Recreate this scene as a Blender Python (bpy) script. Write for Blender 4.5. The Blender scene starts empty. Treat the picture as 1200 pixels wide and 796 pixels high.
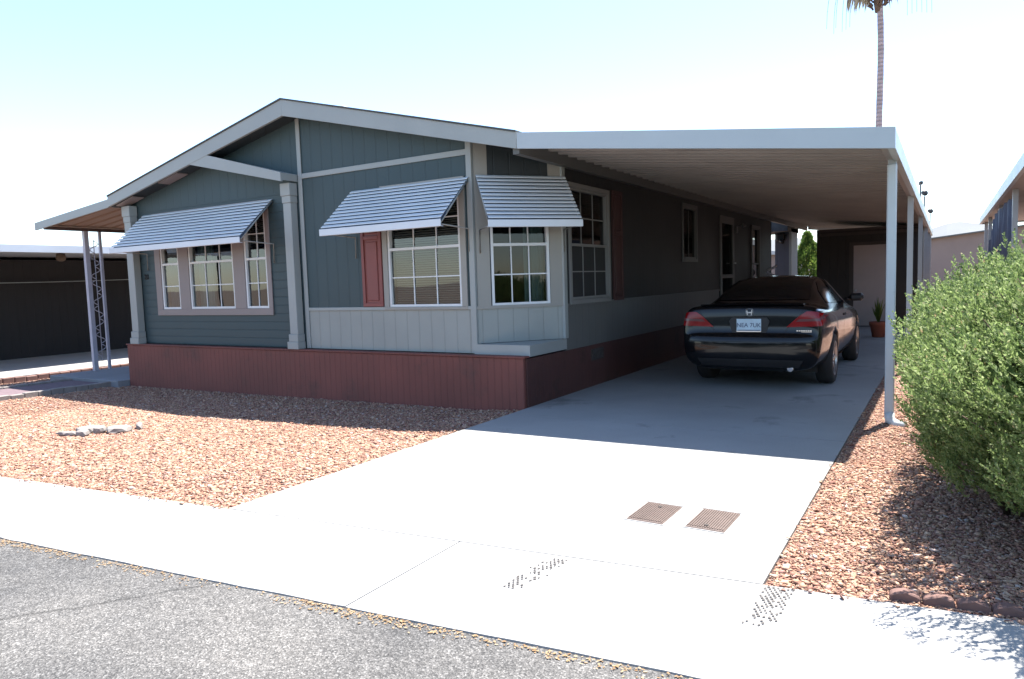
import bpy, bmesh, math, random
import numpy as np
from mathutils import Vector, Matrix
from mathutils.bvhtree import BVHTree

random.seed(7)
rng = np.random.default_rng(7)
scene = bpy.context.scene
COL = scene.collection
V = Vector

# ------------------------------------------------------------------ materials
def new_mat(name):
    m = bpy.data.materials.new(name); m.use_nodes = True
    nt = m.node_tree; nt.nodes.clear()
    out = nt.nodes.new('ShaderNodeOutputMaterial')
    b = nt.nodes.new('ShaderNodeBsdfPrincipled')
    nt.links.new(b.outputs[0], out.inputs[0])
    return m, nt, b, out

def N(nt, t, **kw):
    n = nt.nodes.new(t)
    for k, v in kw.items():
        if k in n.inputs.keys(): n.inputs[k].default_value = v
        else: setattr(n, k, v)
    return n

def ramp(nt, stops, interp='LINEAR'):
    r = nt.nodes.new('ShaderNodeValToRGB'); r.color_ramp.interpolation = interp
    el = r.color_ramp.elements
    while len(el) < len(stops): el.new(0.5)
    for e, (p, c) in zip(el, stops):
        e.position = p; e.color = (*c, 1) if len(c) == 3 else c
    return r

def coords(nt, scale=(1, 1, 1)):
    tc = nt.nodes.new('ShaderNodeTexCoord'); mp = nt.nodes.new('ShaderNodeMapping')
    mp.inputs['Scale'].default_value = scale
    nt.links.new(tc.outputs['Object'], mp.inputs[0])
    return mp.outputs[0]

def paint(name, col, rough=.55, var=.12, scale=3., fine=40., bump=.15, metal=0., groove=None, spec=.5, dirt=None, coat=0.):
    """painted / plain surface: large soft patchiness, fine grain, optional grooves ((dx,dy,dz), spacing, width, depth)"""
    m, nt, b, out = new_mat(name); L = nt.links.new
    c = coords(nt)
    n1 = N(nt, 'ShaderNodeTexNoise', Scale=scale, Detail=5.); L(c, n1.inputs['Vector'])
    n2 = N(nt, 'ShaderNodeTexNoise', Scale=fine, Detail=3.); L(c, n2.inputs['Vector'])
    lo = tuple(x * (1 - var) for x in col); hi = tuple(min(1, x * (1 + var)) for x in col)
    r = ramp(nt, [(.3, lo), (.7, hi)]); L(n1.outputs[0], r.inputs[0])
    colo = r.outputs[0]
    if dirt:
        n3 = N(nt, 'ShaderNodeTexNoise', Scale=dirt[1], Detail=8., Roughness=.7); L(c, n3.inputs['Vector'])
        rr = ramp(nt, [(dirt[2], (0, 0, 0)), (min(1, dirt[2] + .18), (1, 1, 1))]); L(n3.outputs[0], rr.inputs[0])
        mx = N(nt, 'ShaderNodeMix', data_type='RGBA'); L(rr.outputs[0], mx.inputs[0]); L(colo, mx.inputs[6])
        mx.inputs[7].default_value = (*dirt[0], 1); colo = mx.outputs[2]
    h = n2.outputs[0]
    bm_ = N(nt, 'ShaderNodeBump', Strength=bump, Distance=.004); L(h, bm_.inputs['Height'])
    nrm = bm_.outputs[0]
    if groove:
        d, sp, wd, dep = groove
        dp = N(nt, 'ShaderNodeVectorMath', operation='DOT_PRODUCT'); L(c, dp.inputs[0]); dp.inputs[1].default_value = d
        md = N(nt, 'ShaderNodeMath', operation='DIVIDE'); L(dp.outputs['Value'], md.inputs[0]); md.inputs[1].default_value = sp
        fr = N(nt, 'ShaderNodeMath', operation='FRACT'); L(md.outputs[0], fr.inputs[0])
        pg = N(nt, 'ShaderNodeMath', operation='PINGPONG'); L(fr.outputs[0], pg.inputs[0]); pg.inputs[1].default_value = .5
        mr = N(nt, 'ShaderNodeMapRange'); L(pg.outputs[0], mr.inputs[0])
        mr.inputs[1].default_value = wd / sp * .5; mr.inputs[2].default_value = wd / sp
        b2 = N(nt, 'ShaderNodeBump', Strength=1., Distance=dep); L(mr.outputs[0], b2.inputs['Height']); L(nrm, b2.inputs['Normal'])
        nrm = b2.outputs[0]
        gm = N(nt, 'ShaderNodeMix', data_type='RGBA', blend_type='MULTIPLY'); gm.inputs[0].default_value = 1; L(colo, gm.inputs[6])
        gr_ = ramp(nt, [(0, (.9, .9, .9)), (1, (1, 1, 1))]); L(mr.outputs[0], gr_.inputs[0]); L(gr_.outputs[0], gm.inputs[7]); colo = gm.outputs[2]
    L(nrm, b.inputs['Normal']); L(colo, b.inputs['Base Color'])
    rm = N(nt, 'ShaderNodeMapRange'); L(n1.outputs[0], rm.inputs[0]); rm.inputs[3].default_value = max(.02, rough - .08); rm.inputs[4].default_value = min(1, rough + .08)
    L(rm.outputs[0], b.inputs['Roughness'])
    b.inputs['Metallic'].default_value = metal; b.inputs['Specular IOR Level'].default_value = spec
    b.inputs['Coat Weight'].default_value = coat; b.inputs['Coat Roughness'].default_value = .04
    return m

def glass(name, tint=(.55, .6, .6), boost=1.5):
    m, nt, b, out = new_mat(name); L = nt.links.new
    nt.nodes.remove(b)
    tr = N(nt, 'ShaderNodeBsdfTransparent'); tr.inputs[0].default_value = (*tint, 1)
    gl = N(nt, 'ShaderNodeBsdfGlossy', Roughness=.01); gl.inputs[0].default_value = (1, 1, 1, 1)
    c = coords(nt)
    n = N(nt, 'ShaderNodeTexNoise', Scale=1.3, Detail=1.); L(c, n.inputs['Vector'])
    bp = N(nt, 'ShaderNodeBump', Strength=.25, Distance=.01); L(n.outputs[0], bp.inputs['Height']); L(bp.outputs[0], gl.inputs['Normal'])
    fr = N(nt, 'ShaderNodeFresnel', IOR=1.5)
    mm = N(nt, 'ShaderNodeMath', operation='MULTIPLY'); L(fr.outputs[0], mm.inputs[0]); mm.inputs[1].default_value = boost; mm.use_clamp = True
    mx = N(nt, 'ShaderNodeMixShader'); L(mm.outputs[0], mx.inputs[0]); L(tr.outputs[0], mx.inputs[1]); L(gl.outputs[0], mx.inputs[2])
    L(mx.outputs[0], out.inputs[0])
    return m

def island_mat(name, stops, rough=.85, trans=0., noise=None, spec=.3):
    """every loose piece of the mesh takes its own colour out of a ramp"""
    m, nt, b, out = new_mat(name); L = nt.links.new
    g = N(nt, 'ShaderNodeNewGeometry')
    r = ramp(nt, stops); L(g.outputs['Random Per Island'], r.inputs[0])
    colo = r.outputs[0]
    if noise:
        c = coords(nt); n = N(nt, 'ShaderNodeTexNoise', Scale=noise, Detail=4.); L(c, n.inputs['Vector'])
        hs = N(nt, 'ShaderNodeHueSaturation'); L(colo, hs.inputs['Color'])
        mr = N(nt, 'ShaderNodeMapRange'); L(n.outputs[0], mr.inputs[0]); mr.inputs[1].default_value = .25; mr.inputs[2].default_value = .75
        mr.inputs[3].default_value = .7; mr.inputs[4].default_value = 1.3
        L(mr.outputs[0], hs.inputs['Value']); colo = hs.outputs[0]
    L(colo, b.inputs['Base Color']); b.inputs['Roughness'].default_value = rough; b.inputs['Specular IOR Level'].default_value = spec
    if trans:
        t = N(nt, 'ShaderNodeBsdfTranslucent'); L(colo, t.inputs[0])
        mx = N(nt, 'ShaderNodeMixShader'); mx.inputs[0].default_value = trans
        L(b.outputs[0], mx.inputs[1]); L(t.outputs[0], mx.inputs[2]); L(mx.outputs[0], out.inputs[0])
    return m

def concrete(name, base, stain, stain_amt=.62, crack=False):
    m, nt, b, out = new_mat(name); L = nt.links.new
    c = coords(nt)
    n1 = N(nt, 'ShaderNodeTexNoise', Scale=.55, Detail=9., Roughness=.62); L(c, n1.inputs['Vector'])
    n2 = N(nt, 'ShaderNodeTexNoise', Scale=90., Detail=3.); L(c, n2.inputs['Vector'])
    n3 = N(nt, 'ShaderNodeTexNoise', Scale=1.1, Detail=7., Roughness=.68, Distortion=.4); L(c, n3.inputs['Vector'])
    r = ramp(nt, [(.3, tuple(x * .84 for x in base)), (.7, tuple(min(1, x * 1.1) for x in base))]); L(n1.outputs[0], r.inputs[0])
    sr = ramp(nt, [(stain_amt, (0, 0, 0)), (stain_amt + .16, (1, 1, 1))]); L(n3.outputs[0], sr.inputs[0])
    mx = N(nt, 'ShaderNodeMix', data_type='RGBA'); L(sr.outputs[0], mx.inputs[0]); L(r.outputs[0], mx.inputs[6]); mx.inputs[7].default_value = (*stain, 1)
    gr = ramp(nt, [(.3, (.86, .86, .86)), (.7, (1.1, 1.1, 1.1))]); L(n2.outputs[0], gr.inputs[0])
    mm = N(nt, 'ShaderNodeMix', data_type='RGBA', blend_type='MULTIPLY'); mm.inputs[0].default_value = 1; L(mx.outputs[2], mm.inputs[6]); L(gr.outputs[0], mm.inputs[7])
    L(mm.outputs[2], b.inputs['Base Color'])
    bp = N(nt, 'ShaderNodeBump', Strength=.35, Distance=.004); L(n2.outputs[0], bp.inputs['Height']); L(bp.outputs[0], b.inputs['Normal'])
    b.inputs['Roughness'].default_value = .88; b.inputs['Specular IOR Level'].default_value = .3
    return m

def asphalt_mat():
    m, nt, b, out = new_mat('asphalt'); L = nt.links.new
    c = coords(nt)
    vo = N(nt, 'ShaderNodeTexVoronoi', Scale=150.); L(c, vo.inputs['Vector'])
    n1 = N(nt, 'ShaderNodeTexNoise', Scale=.9, Detail=8., Roughness=.65); L(c, n1.inputs['Vector'])
    n2 = N(nt, 'ShaderNodeTexNoise', Scale=38., Detail=6., Roughness=.7); L(c, n2.inputs['Vector'])
    hs = N(nt, 'ShaderNodeSeparateColor'); L(vo.outputs['Color'], hs.inputs[0])
    r = ramp(nt, [(0., (.06, .059, .058)), (.5, (.11, .107, .103)), (.85, (.155, .15, .144)), (1., (.24, .235, .225))]); L(hs.outputs[0], r.inputs[0])
    p = ramp(nt, [(.3, (.60, .61, .63)), (.66, (1.2, 1.18, 1.15))]); L(n1.outputs[0], p.inputs[0])
    q = ramp(nt, [(.3, (.75, .75, .75)), (.7, (1.2, 1.2, 1.2))]); L(n2.outputs[0], q.inputs[0])
    m1 = N(nt, 'ShaderNodeMix', data_type='RGBA', blend_type='MULTIPLY'); m1.inputs[0].default_value = 1; L(r.outputs[0], m1.inputs[6]); L(p.outputs[0], m1.inputs[7])
    m2 = N(nt, 'ShaderNodeMix', data_type='RGBA', blend_type='MULTIPLY'); m2.inputs[0].default_value = 1; L(m1.outputs[2], m2.inputs[6]); L(q.outputs[0], m2.inputs[7])
    # hairline cracks
    vc = N(nt, 'ShaderNodeTexVoronoi', Scale=.42, feature='DISTANCE_TO_EDGE')
    nd = N(nt, 'ShaderNodeTexNoise', Scale=2.2, Detail=6.); L(c, nd.inputs['Vector'])
    ad = N(nt, 'ShaderNodeMix', data_type='RGBA'); ad.inputs[0].default_value = .16; L(c, ad.inputs[6]); L(nd.outputs[1], ad.inputs[7]); L(ad.outputs[2], vc.inputs['Vector'])
    cr = ramp(nt, [(.0, (.5, .5, .5)), (.005, (1, 1, 1))]); L(vc.outputs['Distance'], cr.inputs[0])
    m3 = N(nt, 'ShaderNodeMix', data_type='RGBA', blend_type='MULTIPLY'); m3.inputs[0].default_value = 1; L(m2.outputs[2], m3.inputs[6]); L(cr.outputs[0], m3.inputs[7])
    L(m3.outputs[2], b.inputs['Base Color'])
    bp = N(nt, 'ShaderNodeBump', Strength=.8, Distance=.006); L(vo.outputs['Distance'], bp.inputs['Height']); L(bp.outputs[0], b.inputs['Normal'])
    b.inputs['Roughness'].default_value = .9; b.inputs['Specular IOR Level'].default_value = .25
    return m

def gravel_base():
    m, nt, b, out = new_mat('gravel_bed'); L = nt.links.new
    c = coords(nt)
    vo = N(nt, 'ShaderNodeTexVoronoi', Scale=34.); L(c, vo.inputs['Vector'])
    hs = N(nt, 'ShaderNodeSeparateColor'); L(vo.outputs['Color'], hs.inputs[0])
    r = ramp(nt, [(0., (.10, .052, .045)), (.35, (.22, .115, .085)), (.7, (.32, .195, .145)), (1., (.38, .28, .21))]); L(hs.outputs[0], r.inputs[0])
    L(r.outputs[0], b.inputs['Base Color'])
    bp = N(nt, 'ShaderNodeBump', Strength=1., Distance=.02, invert=True); L(vo.outputs['Distance'], bp.inputs['Height']); L(bp.outputs[0], b.inputs['Normal'])
    b.inputs['Roughness'].default_value = .95
    return m

M = {}
XD, YD, ZD = (1, 0, 0), (0, 1, 0), (0, 0, 1)
CH = V((.765, .91, 0)).normalized()          # direction along the chamfered corner wall
BLUE = (.036, .062, .067)
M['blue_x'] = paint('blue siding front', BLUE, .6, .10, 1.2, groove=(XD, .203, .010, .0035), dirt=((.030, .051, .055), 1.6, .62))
M['blue_y'] = paint('blue siding shaded side', (.013, .015, .015), .6, .1, 1.2, groove=(YD, .203, .010, .0035))  # same blue darkened, carport shade put into the colour
M['blue_c'] = paint('blue siding shaded corner', (.022, .030, .034), .6, .1, 1.2, groove=(tuple(CH), .203, .010, .0035))  # siding blue toned down, overhang shade built into the colour
M['blue_lap'] = paint('blue lap siding', BLUE, .6, .08, 1.2, groove=(ZD, .125, .008, .003))
PALE = (.285, .30, .275)
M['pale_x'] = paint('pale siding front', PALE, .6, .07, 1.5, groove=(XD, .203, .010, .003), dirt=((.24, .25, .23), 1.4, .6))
M['pale_y'] = paint('pale siding shaded side', (.115, .117, .11), .6, .07, 1.5, groove=(YD, .203, .010, .003))  # pale paint lowered to carry the shade under the carport
M['pale_c'] = paint('pale siding corner', PALE, .6, .07, 1.5, groove=(tuple(CH), .203, .010, .003))
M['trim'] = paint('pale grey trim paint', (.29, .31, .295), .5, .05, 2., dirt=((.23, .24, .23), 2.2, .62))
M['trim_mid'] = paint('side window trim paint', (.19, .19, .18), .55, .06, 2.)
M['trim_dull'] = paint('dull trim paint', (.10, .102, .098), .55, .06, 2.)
M['cream'] = paint('cream trim paint', (.27, .26, .23), .5, .05, 2.)
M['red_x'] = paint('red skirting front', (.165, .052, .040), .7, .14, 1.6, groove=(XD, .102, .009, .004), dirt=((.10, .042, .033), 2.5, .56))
M['red_y'] = paint('red skirting shaded side', (.07, .026, .022), .7, .14, 1.6, groove=(YD, .102, .009, .004), dirt=((.03, .017, .014), 2.5, .56))  # skirting red darkened to hold the shade beneath the carport
M['red'] = paint('red shutter paint', (.20, .052, .044), .5, .07, 3.)
M['red_shade'] = paint('shaded shutter paint', (.05, .018, .016), .6, .07, 3.)  # shutter red with the carport shade mixed into its colour
M['white'] = paint('white enamel', (.38, .42, .43), .35, .04, 2., dirt=((.32, .35, .355), 3., .66))
M['vinyl'] = paint('white vinyl', (.62, .64, .64), .4, .04, 4.)
M['rosy'] = paint('rosy window casing', (.225, .19, .18), .5, .05, 3.)
M['shingle'] = paint('roof shingle', (.06, .062, .06), .95, .25, 6., 60, .6)
M['dark'] = paint('dark interior', (.05, .05, .05), .8, .2, 2.)
M['deck_under'] = paint('carport deck underside', (.31, .288, .272), .5, .1, 1.2, dirt=((.265, .246, .232), 1.1, .55))
M['deck_top'] = paint('carport deck top', (.55, .55, .54), .5, .08, 2.)
M['post'] = paint('post enamel', (.44, .485, .50), .4, .05, 3., dirt=((.34, .34, .33), 5., .62))
M['galv'] = paint('galvanised steel', (.5, .52, .54), .4, .1, 5., metal=.8)
M['iron'] = paint('painted iron', (.42, .42, .48), .45, .08, 6.)
M['conc'] = concrete('concrete drive', (.28, .28, .27), (.13, .127, .122), .58)
M['walk'] = concrete('concrete sidewalk', (.315, .31, .30), (.26, .256, .246), .6)
M['pad'] = concrete('pad concrete', (.22, .225, .235), (.17, .17, .17), .62)
M['paver'] = paint('paver', (.13, .09, .10), .9, .2, 14., 80, .4)
M['asphalt'] = asphalt_mat()
M['bed'] = gravel_base()
M['soil'] = paint('ground', (.17, .13, .10), .95, .2, .7, 30, .8)
M['rock'] = island_mat('crushed rock', [(0., (.15, .075, .062)), (.06, (.26, .13, .097)), (.28, (.34, .18, .122)), (.55, (.40, .248, .166)), (.8, (.44, .312, .22)), (.93, (.31, .165, .135)), (1., (.46, .40, .35))], .9, noise=60.)
M['leaf'] = island_mat('shrub leaf', [(0., (.075, .12, .036)), (.25, (.15, .215, .07)), (.6, (.225, .30, .105)), (.88, (.29, .36, .15)), (.97, (.36, .40, .22)), (1., (.30, .22, .12))], .6, .48, spec=.2)
M['conifer'] = island_mat('conifer leaf', [(0., (.05, .10, .02)), (.5, (.10, .17, .03)), (1., (.19, .24, .05))], .6, .4)
M['palmleaf'] = island_mat('palm leaf', [(0., (.06, .09, .03)), (.6, (.11, .15, .05)), (1., (.2, .2, .08))], .5, .25)
M['deadleaf'] = island_mat('dead frond', [(0., (.3, .25, .17)), (1., (.45, .40, .30))], .8, .2)
M['litter'] = island_mat('dry litter', [(0., (.17, .10, .05)), (.5, (.26, .17, .085)), (1., (.32, .24, .15))], .9)
M['bark'] = paint('bark', (.09, .062, .042), .9, .25, 9., 40, .8)
M['palmbark'] = paint('palm bark', (.36, .285, .28), .9, .15, 3., 25, .8, groove=(ZD, .16, .03, .03))
M['paint_car'] = paint('black car paint', (.0055, .0055, .0065), .15, .1, 2., 200, .0, coat=.42, spec=.2)
M['car_glass'] = paint('dark car glass', (.005, .006, .007), .03, .05, 2., 10, .0, spec=.3)
M['tyre'] = paint('tyre rubber', (.018, .018, .018), .85, .2, 8., 60, .4)
M['alloy'] = paint('alloy rim', (.42, .43, .44), .3, .06, 6., metal=.9)
M['chrome'] = paint('chrome', (.75, .76, .78), .12, .03, 6., metal=1., bump=0.)
M['black'] = paint('black plastic', (.012, .012, .013), .5, .2, 6.)
M['lens_red'] = paint('red lens', (.26, .004, .006), .12, .1, 12., 120, .1, coat=.25, spec=.3)
M['lens_clear'] = paint('pale lens', (.15, .055, .055), .12, .06, 12., 120, .1, coat=.25, spec=.3)
M['plate'] = paint('licence plate face', (.52, .66, .74), .35, .08, 12., bump=0.)
M['plate_ink'] = paint('plate ink', (.03, .06, .14), .4, .05, 5., bump=0.)
M['glass'] = glass('window glass')
M['glass_dim'] = glass('screened window glass', (.25, .26, .26), .7)
M['screen'] = paint('insect screen', (.022, .023, .023), .8, .1, 3.)
M['slat'] = paint('white awning enamel', (.56, .60, .63), .35, .04, 2.)
M['tread'] = paint('tread dirt', (.10, .092, .085), .95, .35, 20.)
M['glass_mid'] = glass('plain window glass', (.5, .55, .55), .85)
M['shade_pan'] = paint('awning back pan', (.045, .06, .085), .5, .1, 3.)  # dark colour stands for the shade between the slats
M['blind'] = paint('blind slats', (.32, .32, .29), .6, .05, 2., groove=(ZD, .032, .008, .006))
M['curtain'] = paint('curtain cloth', (.20, .29, .27), .9, .1, 2., groove=(XD, .09, .05, .03))
M['curtain_b'] = paint('blue curtain cloth', (.06, .085, .13), .9, .1, 2., groove=(XD, .07, .04, .03))
M['shed'] = paint('shed siding', (.030, .028, .026), .65, .1, 1.2, groove=(XD, .203, .010, .0035))
M['shed_trim'] = paint('shed trim', (.06, .052, .048), .6, .1, 2.)
M['door_paint'] = paint('pinkish door paint', (.42, .38, .37), .5, .06, 2.)
M['terra'] = paint('terracotta', (.24, .07, .04), .75, .15, 6.)
M['rust'] = paint('rusty lid', (.105, .075, .064), .7, .18, 18., 120, .5, dirt=((.085, .056, .046), 9., .55))
M['seam'] = paint('seam dirt', (.06, .05, .045), .95, .3, 20.)
M['block'] = paint('scalloped edging block', (.17, .095, .078), .85, .15, 9., 70, .5)
M['pale_rock'] = paint('pale flagstone', (.21, .19, .175), .85, .14, 9., 40, .6)
M['stucco'] = paint('pinkish stucco', (.26, .20, .175), .9, .06, 1., 60, .4)
M['stucco_g'] = paint('tan stucco', (.28, .22, .165), .9, .06, 1., 60, .4)
M['nb_wall'] = paint('dark brown siding', (.018, .015, .014), .8, .15, 1.5, groove=(YD, .203, .010, .0035))
M['nb_roof'] = paint('neighbour white roof', (.45, .45, .44), .6, .06, 2.)
M['tarp'] = paint('blue grey tarp', (.11, .12, .15), .75, .12, 4., 40, .3)
M['hill'] = paint('mountain slope', (.115, .122, .128), .95, .3, .004, .05, .2)
M['grill'] = paint('grill enamel', (.02, .02, .022), .35, .2, 5.)

# ------------------------------------------------------------------ mesh helpers
class MB:
    def __init__(s): s.bm = bmesh.new(); s.mi = 0
    def face(s, pts):
        vs = [s.bm.verts.new(p) for p in pts]
        f = s.bm.faces.new(vs); f.material_index = s.mi; return f
    def box(s, x0, x1, y0, y1, z0, z1, bev=0.):
        return s.obox(V((x0, y0, z0)), V((x1 - x0, 0, 0)), V((0, y1 - y0, 0)), V((0, 0, z1 - z0)), bev)
    def obox(s, o, a, b, c, bev=0.):
        o, a, b, c = map(V, (o, a, b, c))
        if a.cross(b).dot(c) < 0: a, b = b, a
        vs = [s.bm.verts.new(o + a * i + b * j + c * k) for i in (0, 1) for j in (0, 1) for k in (0, 1)]
        fs = []
        for q in ((0, 1, 3, 2), (4, 6, 7, 5), (0, 4, 5, 1), (2, 3, 7, 6), (0, 2, 6, 4), (1, 5, 7, 3)):
            f = s.bm.faces.new([vs[i] for i in q]); f.material_index = s.mi; fs.append(f)
        if bev > 0:
            es = list({e for f in fs for e in f.edges})
            r = bmesh.ops.bevel(s.bm, geom=es, offset=bev, segments=1, affect='EDGES', profile=.5)
            for f in r['faces']: f.material_index = s.mi
        return s
    def prism(s, poly, d):
        """poly: list of 3D points, extruded by vector d"""
        d = V(d); a = [V(p) for p in poly]
        nrm = V((0, 0, 0))
        for i in range(len(a)): nrm += a[i].cross(a[(i + 1) % len(a)])
        if nrm.dot(d) > 0: a = a[::-1]
        v0 = [s.bm.verts.new(p) for p in a]; v1 = [s.bm.verts.new(p + d) for p in a]
        n = len(a)
        f = [s.bm.faces.new(v0), s.bm.faces.new(v1[::-1])]
        for i in range(n): f.append(s.bm.faces.new((v0[(i + 1) % n], v0[i], v1[i], v1[(i + 1) % n])))
        for q in f: q.material_index = s.mi
        return s
    def tube(s, pts, r, seg=8, cap=True):
        pts = [V(p) for p in pts]
        rs = r if isinstance(r, (list, tuple)) else [r] * len(pts)
        rings = []; up = None
        for i, p in enumerate(pts):
            t = (pts[min(i + 1, len(pts) - 1)] - pts[max(i - 1, 0)]).normalized()
            if up is None:
                up = V((0, 0, 1)) if abs(t.z) < .9 else V((0, 1, 0))
            a = t.cross(up)
            if a.length < 1e-5: a = t.orthogonal()
            a.normalize(); b = t.cross(a); up = -b if False else up
            rings.append([s.bm.verts.new(p + (a * math.cos(q) + b * math.sin(q)) * rs[i]) for q in [2 * math.pi * k / seg for k in range(seg)]])
        for i in range(len(rings) - 1):
            for k in range(seg):
                f = s.bm.faces.new((rings[i][k], rings[i][(k + 1) % seg], rings[i + 1][(k + 1) % seg], rings[i + 1][k])); f.material_index = s.mi; f.smooth = True
        if cap:
            for rg in (rings[0][::-1], rings[-1]):
                f = s.bm.faces.new(rg); f.material_index = s.mi
        return s
    def lathe(s, o, axis, prof, seg=24):
        """prof: list of (r, h) along axis from o"""
        o = V(o); ax = V(axis).normalized(); a = ax.orthogonal().normalized(); b = ax.cross(a)
        rings = []
        for r, h in prof:
            rings.append([s.bm.verts.new(o + ax * h + (a * math.cos(q) + b * math.sin(q)) * max(r, 1e-4)) for q in [2 * math.pi * k / seg for k in range(seg)]])
        for i in range(len(rings) - 1):
            for k in range(seg):
                f = s.bm.faces.new((rings[i][k], rings[i][(k + 1) % seg], rings[i + 1][(k + 1) % seg], rings[i + 1][k])); f.material_index = s.mi; f.smooth = True
        for rg in (rings[0][::-1], rings[-1]):
            f = s.bm.faces.new(rg); f.material_index = s.mi
        return s
    def wall(s, o, u, n, cuts_u, cuts_z, holes, th=.1):
        """wall of boxes in the plane through o along unit u (outward normal n); holes: (u0,u1,z0,z1)"""
        o, u, n = V(o), V(u), V(n)
        holes = [(h[0], h[1], max(h[2], min(cuts_z)), min(h[3], max(cuts_z))) for h in holes]
        us = sorted(set(list(cuts_u) + [h[i] for h in holes for i in (0, 1)])); zs = sorted(set(list(cuts_z) + [h[i] for h in holes for i in (2, 3)]))
        def hole(i, j):
            if i < 0 or j < 0 or i >= len(us) - 1 or j >= len(zs) - 1: return True
            cu = (us[i] + us[i + 1]) / 2; cz = (zs[j] + zs[j + 1]) / 2
            return any(h[0] < cu < h[1] and h[2] < cz < h[3] for h in holes)
        P = lambda a, z, d: o + u * a + V((0, 0, z)) - n * d
        for i in range(len(us) - 1):
            for j in range(len(zs) - 1):
                if hole(i, j): continue
                a, b_, c, d = us[i], us[i + 1], zs[j], zs[j + 1]
                s.face([P(a, c, 0), P(b_, c, 0), P(b_, d, 0), P(a, d, 0)])
                s.face([P(a, d, th), P(b_, d, th), P(b_, c, th), P(a, c, th)])
                if hole(i - 1, j): s.face([P(a, c, 0), P(a, d, 0), P(a, d, th), P(a, c, th)])
                if hole(i + 1, j): s.face([P(b_, c, 0), P(b_, c, th), P(b_, d, th), P(b_, d, 0)])
                if hole(i, j - 1): s.face([P(a, c, 0), P(a, c, th), P(b_, c, th), P(b_, c, 0)])
                if hole(i, j + 1): s.face([P(a, d, 0), P(b_, d, 0), P(b_, d, th), P(a, d, th)])
        return s
    def build(s, name, mats, parent=None, smooth=False, label=None):
        off = ORG.get(parent.name, V((0, 0, 0))) if parent else V((0, 0, 0))
        if off.length: bmesh.ops.translate(s.bm, verts=s.bm.verts, vec=-off)
        me = bpy.data.meshes.new(name); s.bm.to_mesh(me); s.bm.free()
        if smooth:
            for p in me.polygons: p.use_smooth = True
        return link(name, me, mats, parent, label)

ORG = {}
def link(name, me, mats, parent=None, label=None):
    for m in (mats if isinstance(mats, (list, tuple)) else [mats]): me.materials.append(M[m] if isinstance(m, str) else m)
    o = bpy.data.objects.new(name, me); COL.objects.link(o)
    if parent: o.parent = parent; ORG[o.name] = ORG.get(parent.name, V((0, 0, 0)))
    if label: o['label'] = label
    return o

def tag(o, label=None, cat=None, group=None, kind=None):
    if label: o['label'] = label
    if cat: o['category'] = cat
    if group: o['group'] = group
    if kind: o['kind'] = kind
    return o

def thing(name, loc, label, cat, group=None):
    o = bpy.data.objects.new(name, None); COL.objects.link(o); o.location = loc; o.empty_display_size = .3
    ORG[o.name] = V(loc)
    return tag(o, label, cat, group)

def raw_mesh(name, verts, faces_n, nper):
    """fast mesh from numpy: verts (n,3), faces (m,nper)"""
    me = bpy.data.meshes.new(name)
    me.vertices.add(len(verts)); me.vertices.foreach_set('co', verts.astype(np.float32).ravel())
    m = len(faces_n); me.loops.add(m * nper); me.loops.foreach_set('vertex_index', faces_n.astype(np.int32).ravel())
    me.polygons.add(m); me.polygons.foreach_set('loop_start', np.arange(0, m * nper, nper, dtype=np.int32))
    try: me.polygons.foreach_set('loop_total', np.full(m, nper, dtype=np.int32))
    except Exception: pass
    me.update(calc_edges=True); return me

def text_into(mb, body, size, origin, u, v, n, depth=.003, align='CENTER'):
    """lettering as real mesh standing proud of a face"""
    cu = bpy.data.curves.new('lettering', 'FONT'); cu.body = body; cu.size = size; cu.align_x = align; cu.align_y = 'CENTER'; cu.extrude = depth / 2
    ob = bpy.data.objects.new('lettering', cu); me = bpy.data.meshes.new_from_object(ob)
    mt = Matrix((V(u).normalized(), V(v).normalized(), V(n).normalized())).transposed().to_4x4(); mt.translation = V(origin)
    me.transform(mt); mb.bm.from_mesh(me)
    bpy.data.objects.remove(ob); bpy.data.curves.remove(cu); bpy.data.meshes.remove(me)

# ------------------------------------------------------------------ camera, light, sky
cam = bpy.data.cameras.new('Camera'); cam.lens = 24.9; cam.sensor_width = 36; cam.clip_start = .05; cam.clip_end = 6000
co = bpy.data.objects.new('Camera', cam); COL.objects.link(co); scene.camera = co
Rm = [[0.8530791161846295, 0.5208210497349415, -0.03164578459518623], [0.01583459613089012, -0.08646243360039794, -0.9961292652769861], [-0.5215412611625496, 0.8492759750098259, -0.08200628741801873]]
mw = Matrix((V(Rm[0]), -V(Rm[1]), -V(Rm[2]))).transposed().to_4x4(); mw.translation = (0, 0, 1.5)
co.matrix_world = mw

SUN = V((.10, .352, 1)).normalized()
sl = bpy.data.lights.new('sun', 'SUN'); sl.energy = 5.0; sl.angle = math.radians(.5); sl.color = (1, .955, .89)
so = bpy.data.objects.new('sun', sl); COL.objects.link(so); so.rotation_euler = SUN.to_track_quat('Z', 'Y').to_euler(); so.location = (0, 0, 30)
w = bpy.data.worlds.new('World'); scene.world = w; w.use_nodes = True
wn = w.node_tree; wn.nodes.clear()
bg = wn.nodes.new('ShaderNodeBackground'); wo = wn.nodes.new('ShaderNodeOutputWorld'); sk = wn.nodes.new('ShaderNodeTexSky')
sk.sky_type = 'NISHITA'; sk.sun_disc = False; sk.sun_elevation = math.asin(SUN.z); sk.sun_rotation = math.atan2(SUN.x, SUN.y)
sk.altitude = 700; sk.air_density = 1.0; sk.dust_density = .7; sk.ozone_density = 1.8
wn.links.new(sk.outputs[0], bg.inputs[0]); wn.links.new(bg.outputs[0], wo.inputs[0]); bg.inputs[1].default_value = .118
scene.view_settings.view_transform = 'Standard'; scene.view_settings.look = 'None'; scene.view_settings.gamma = 1; scene.view_settings.exposure = 1.78
scene.render.engine = 'CYCLES'
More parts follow.
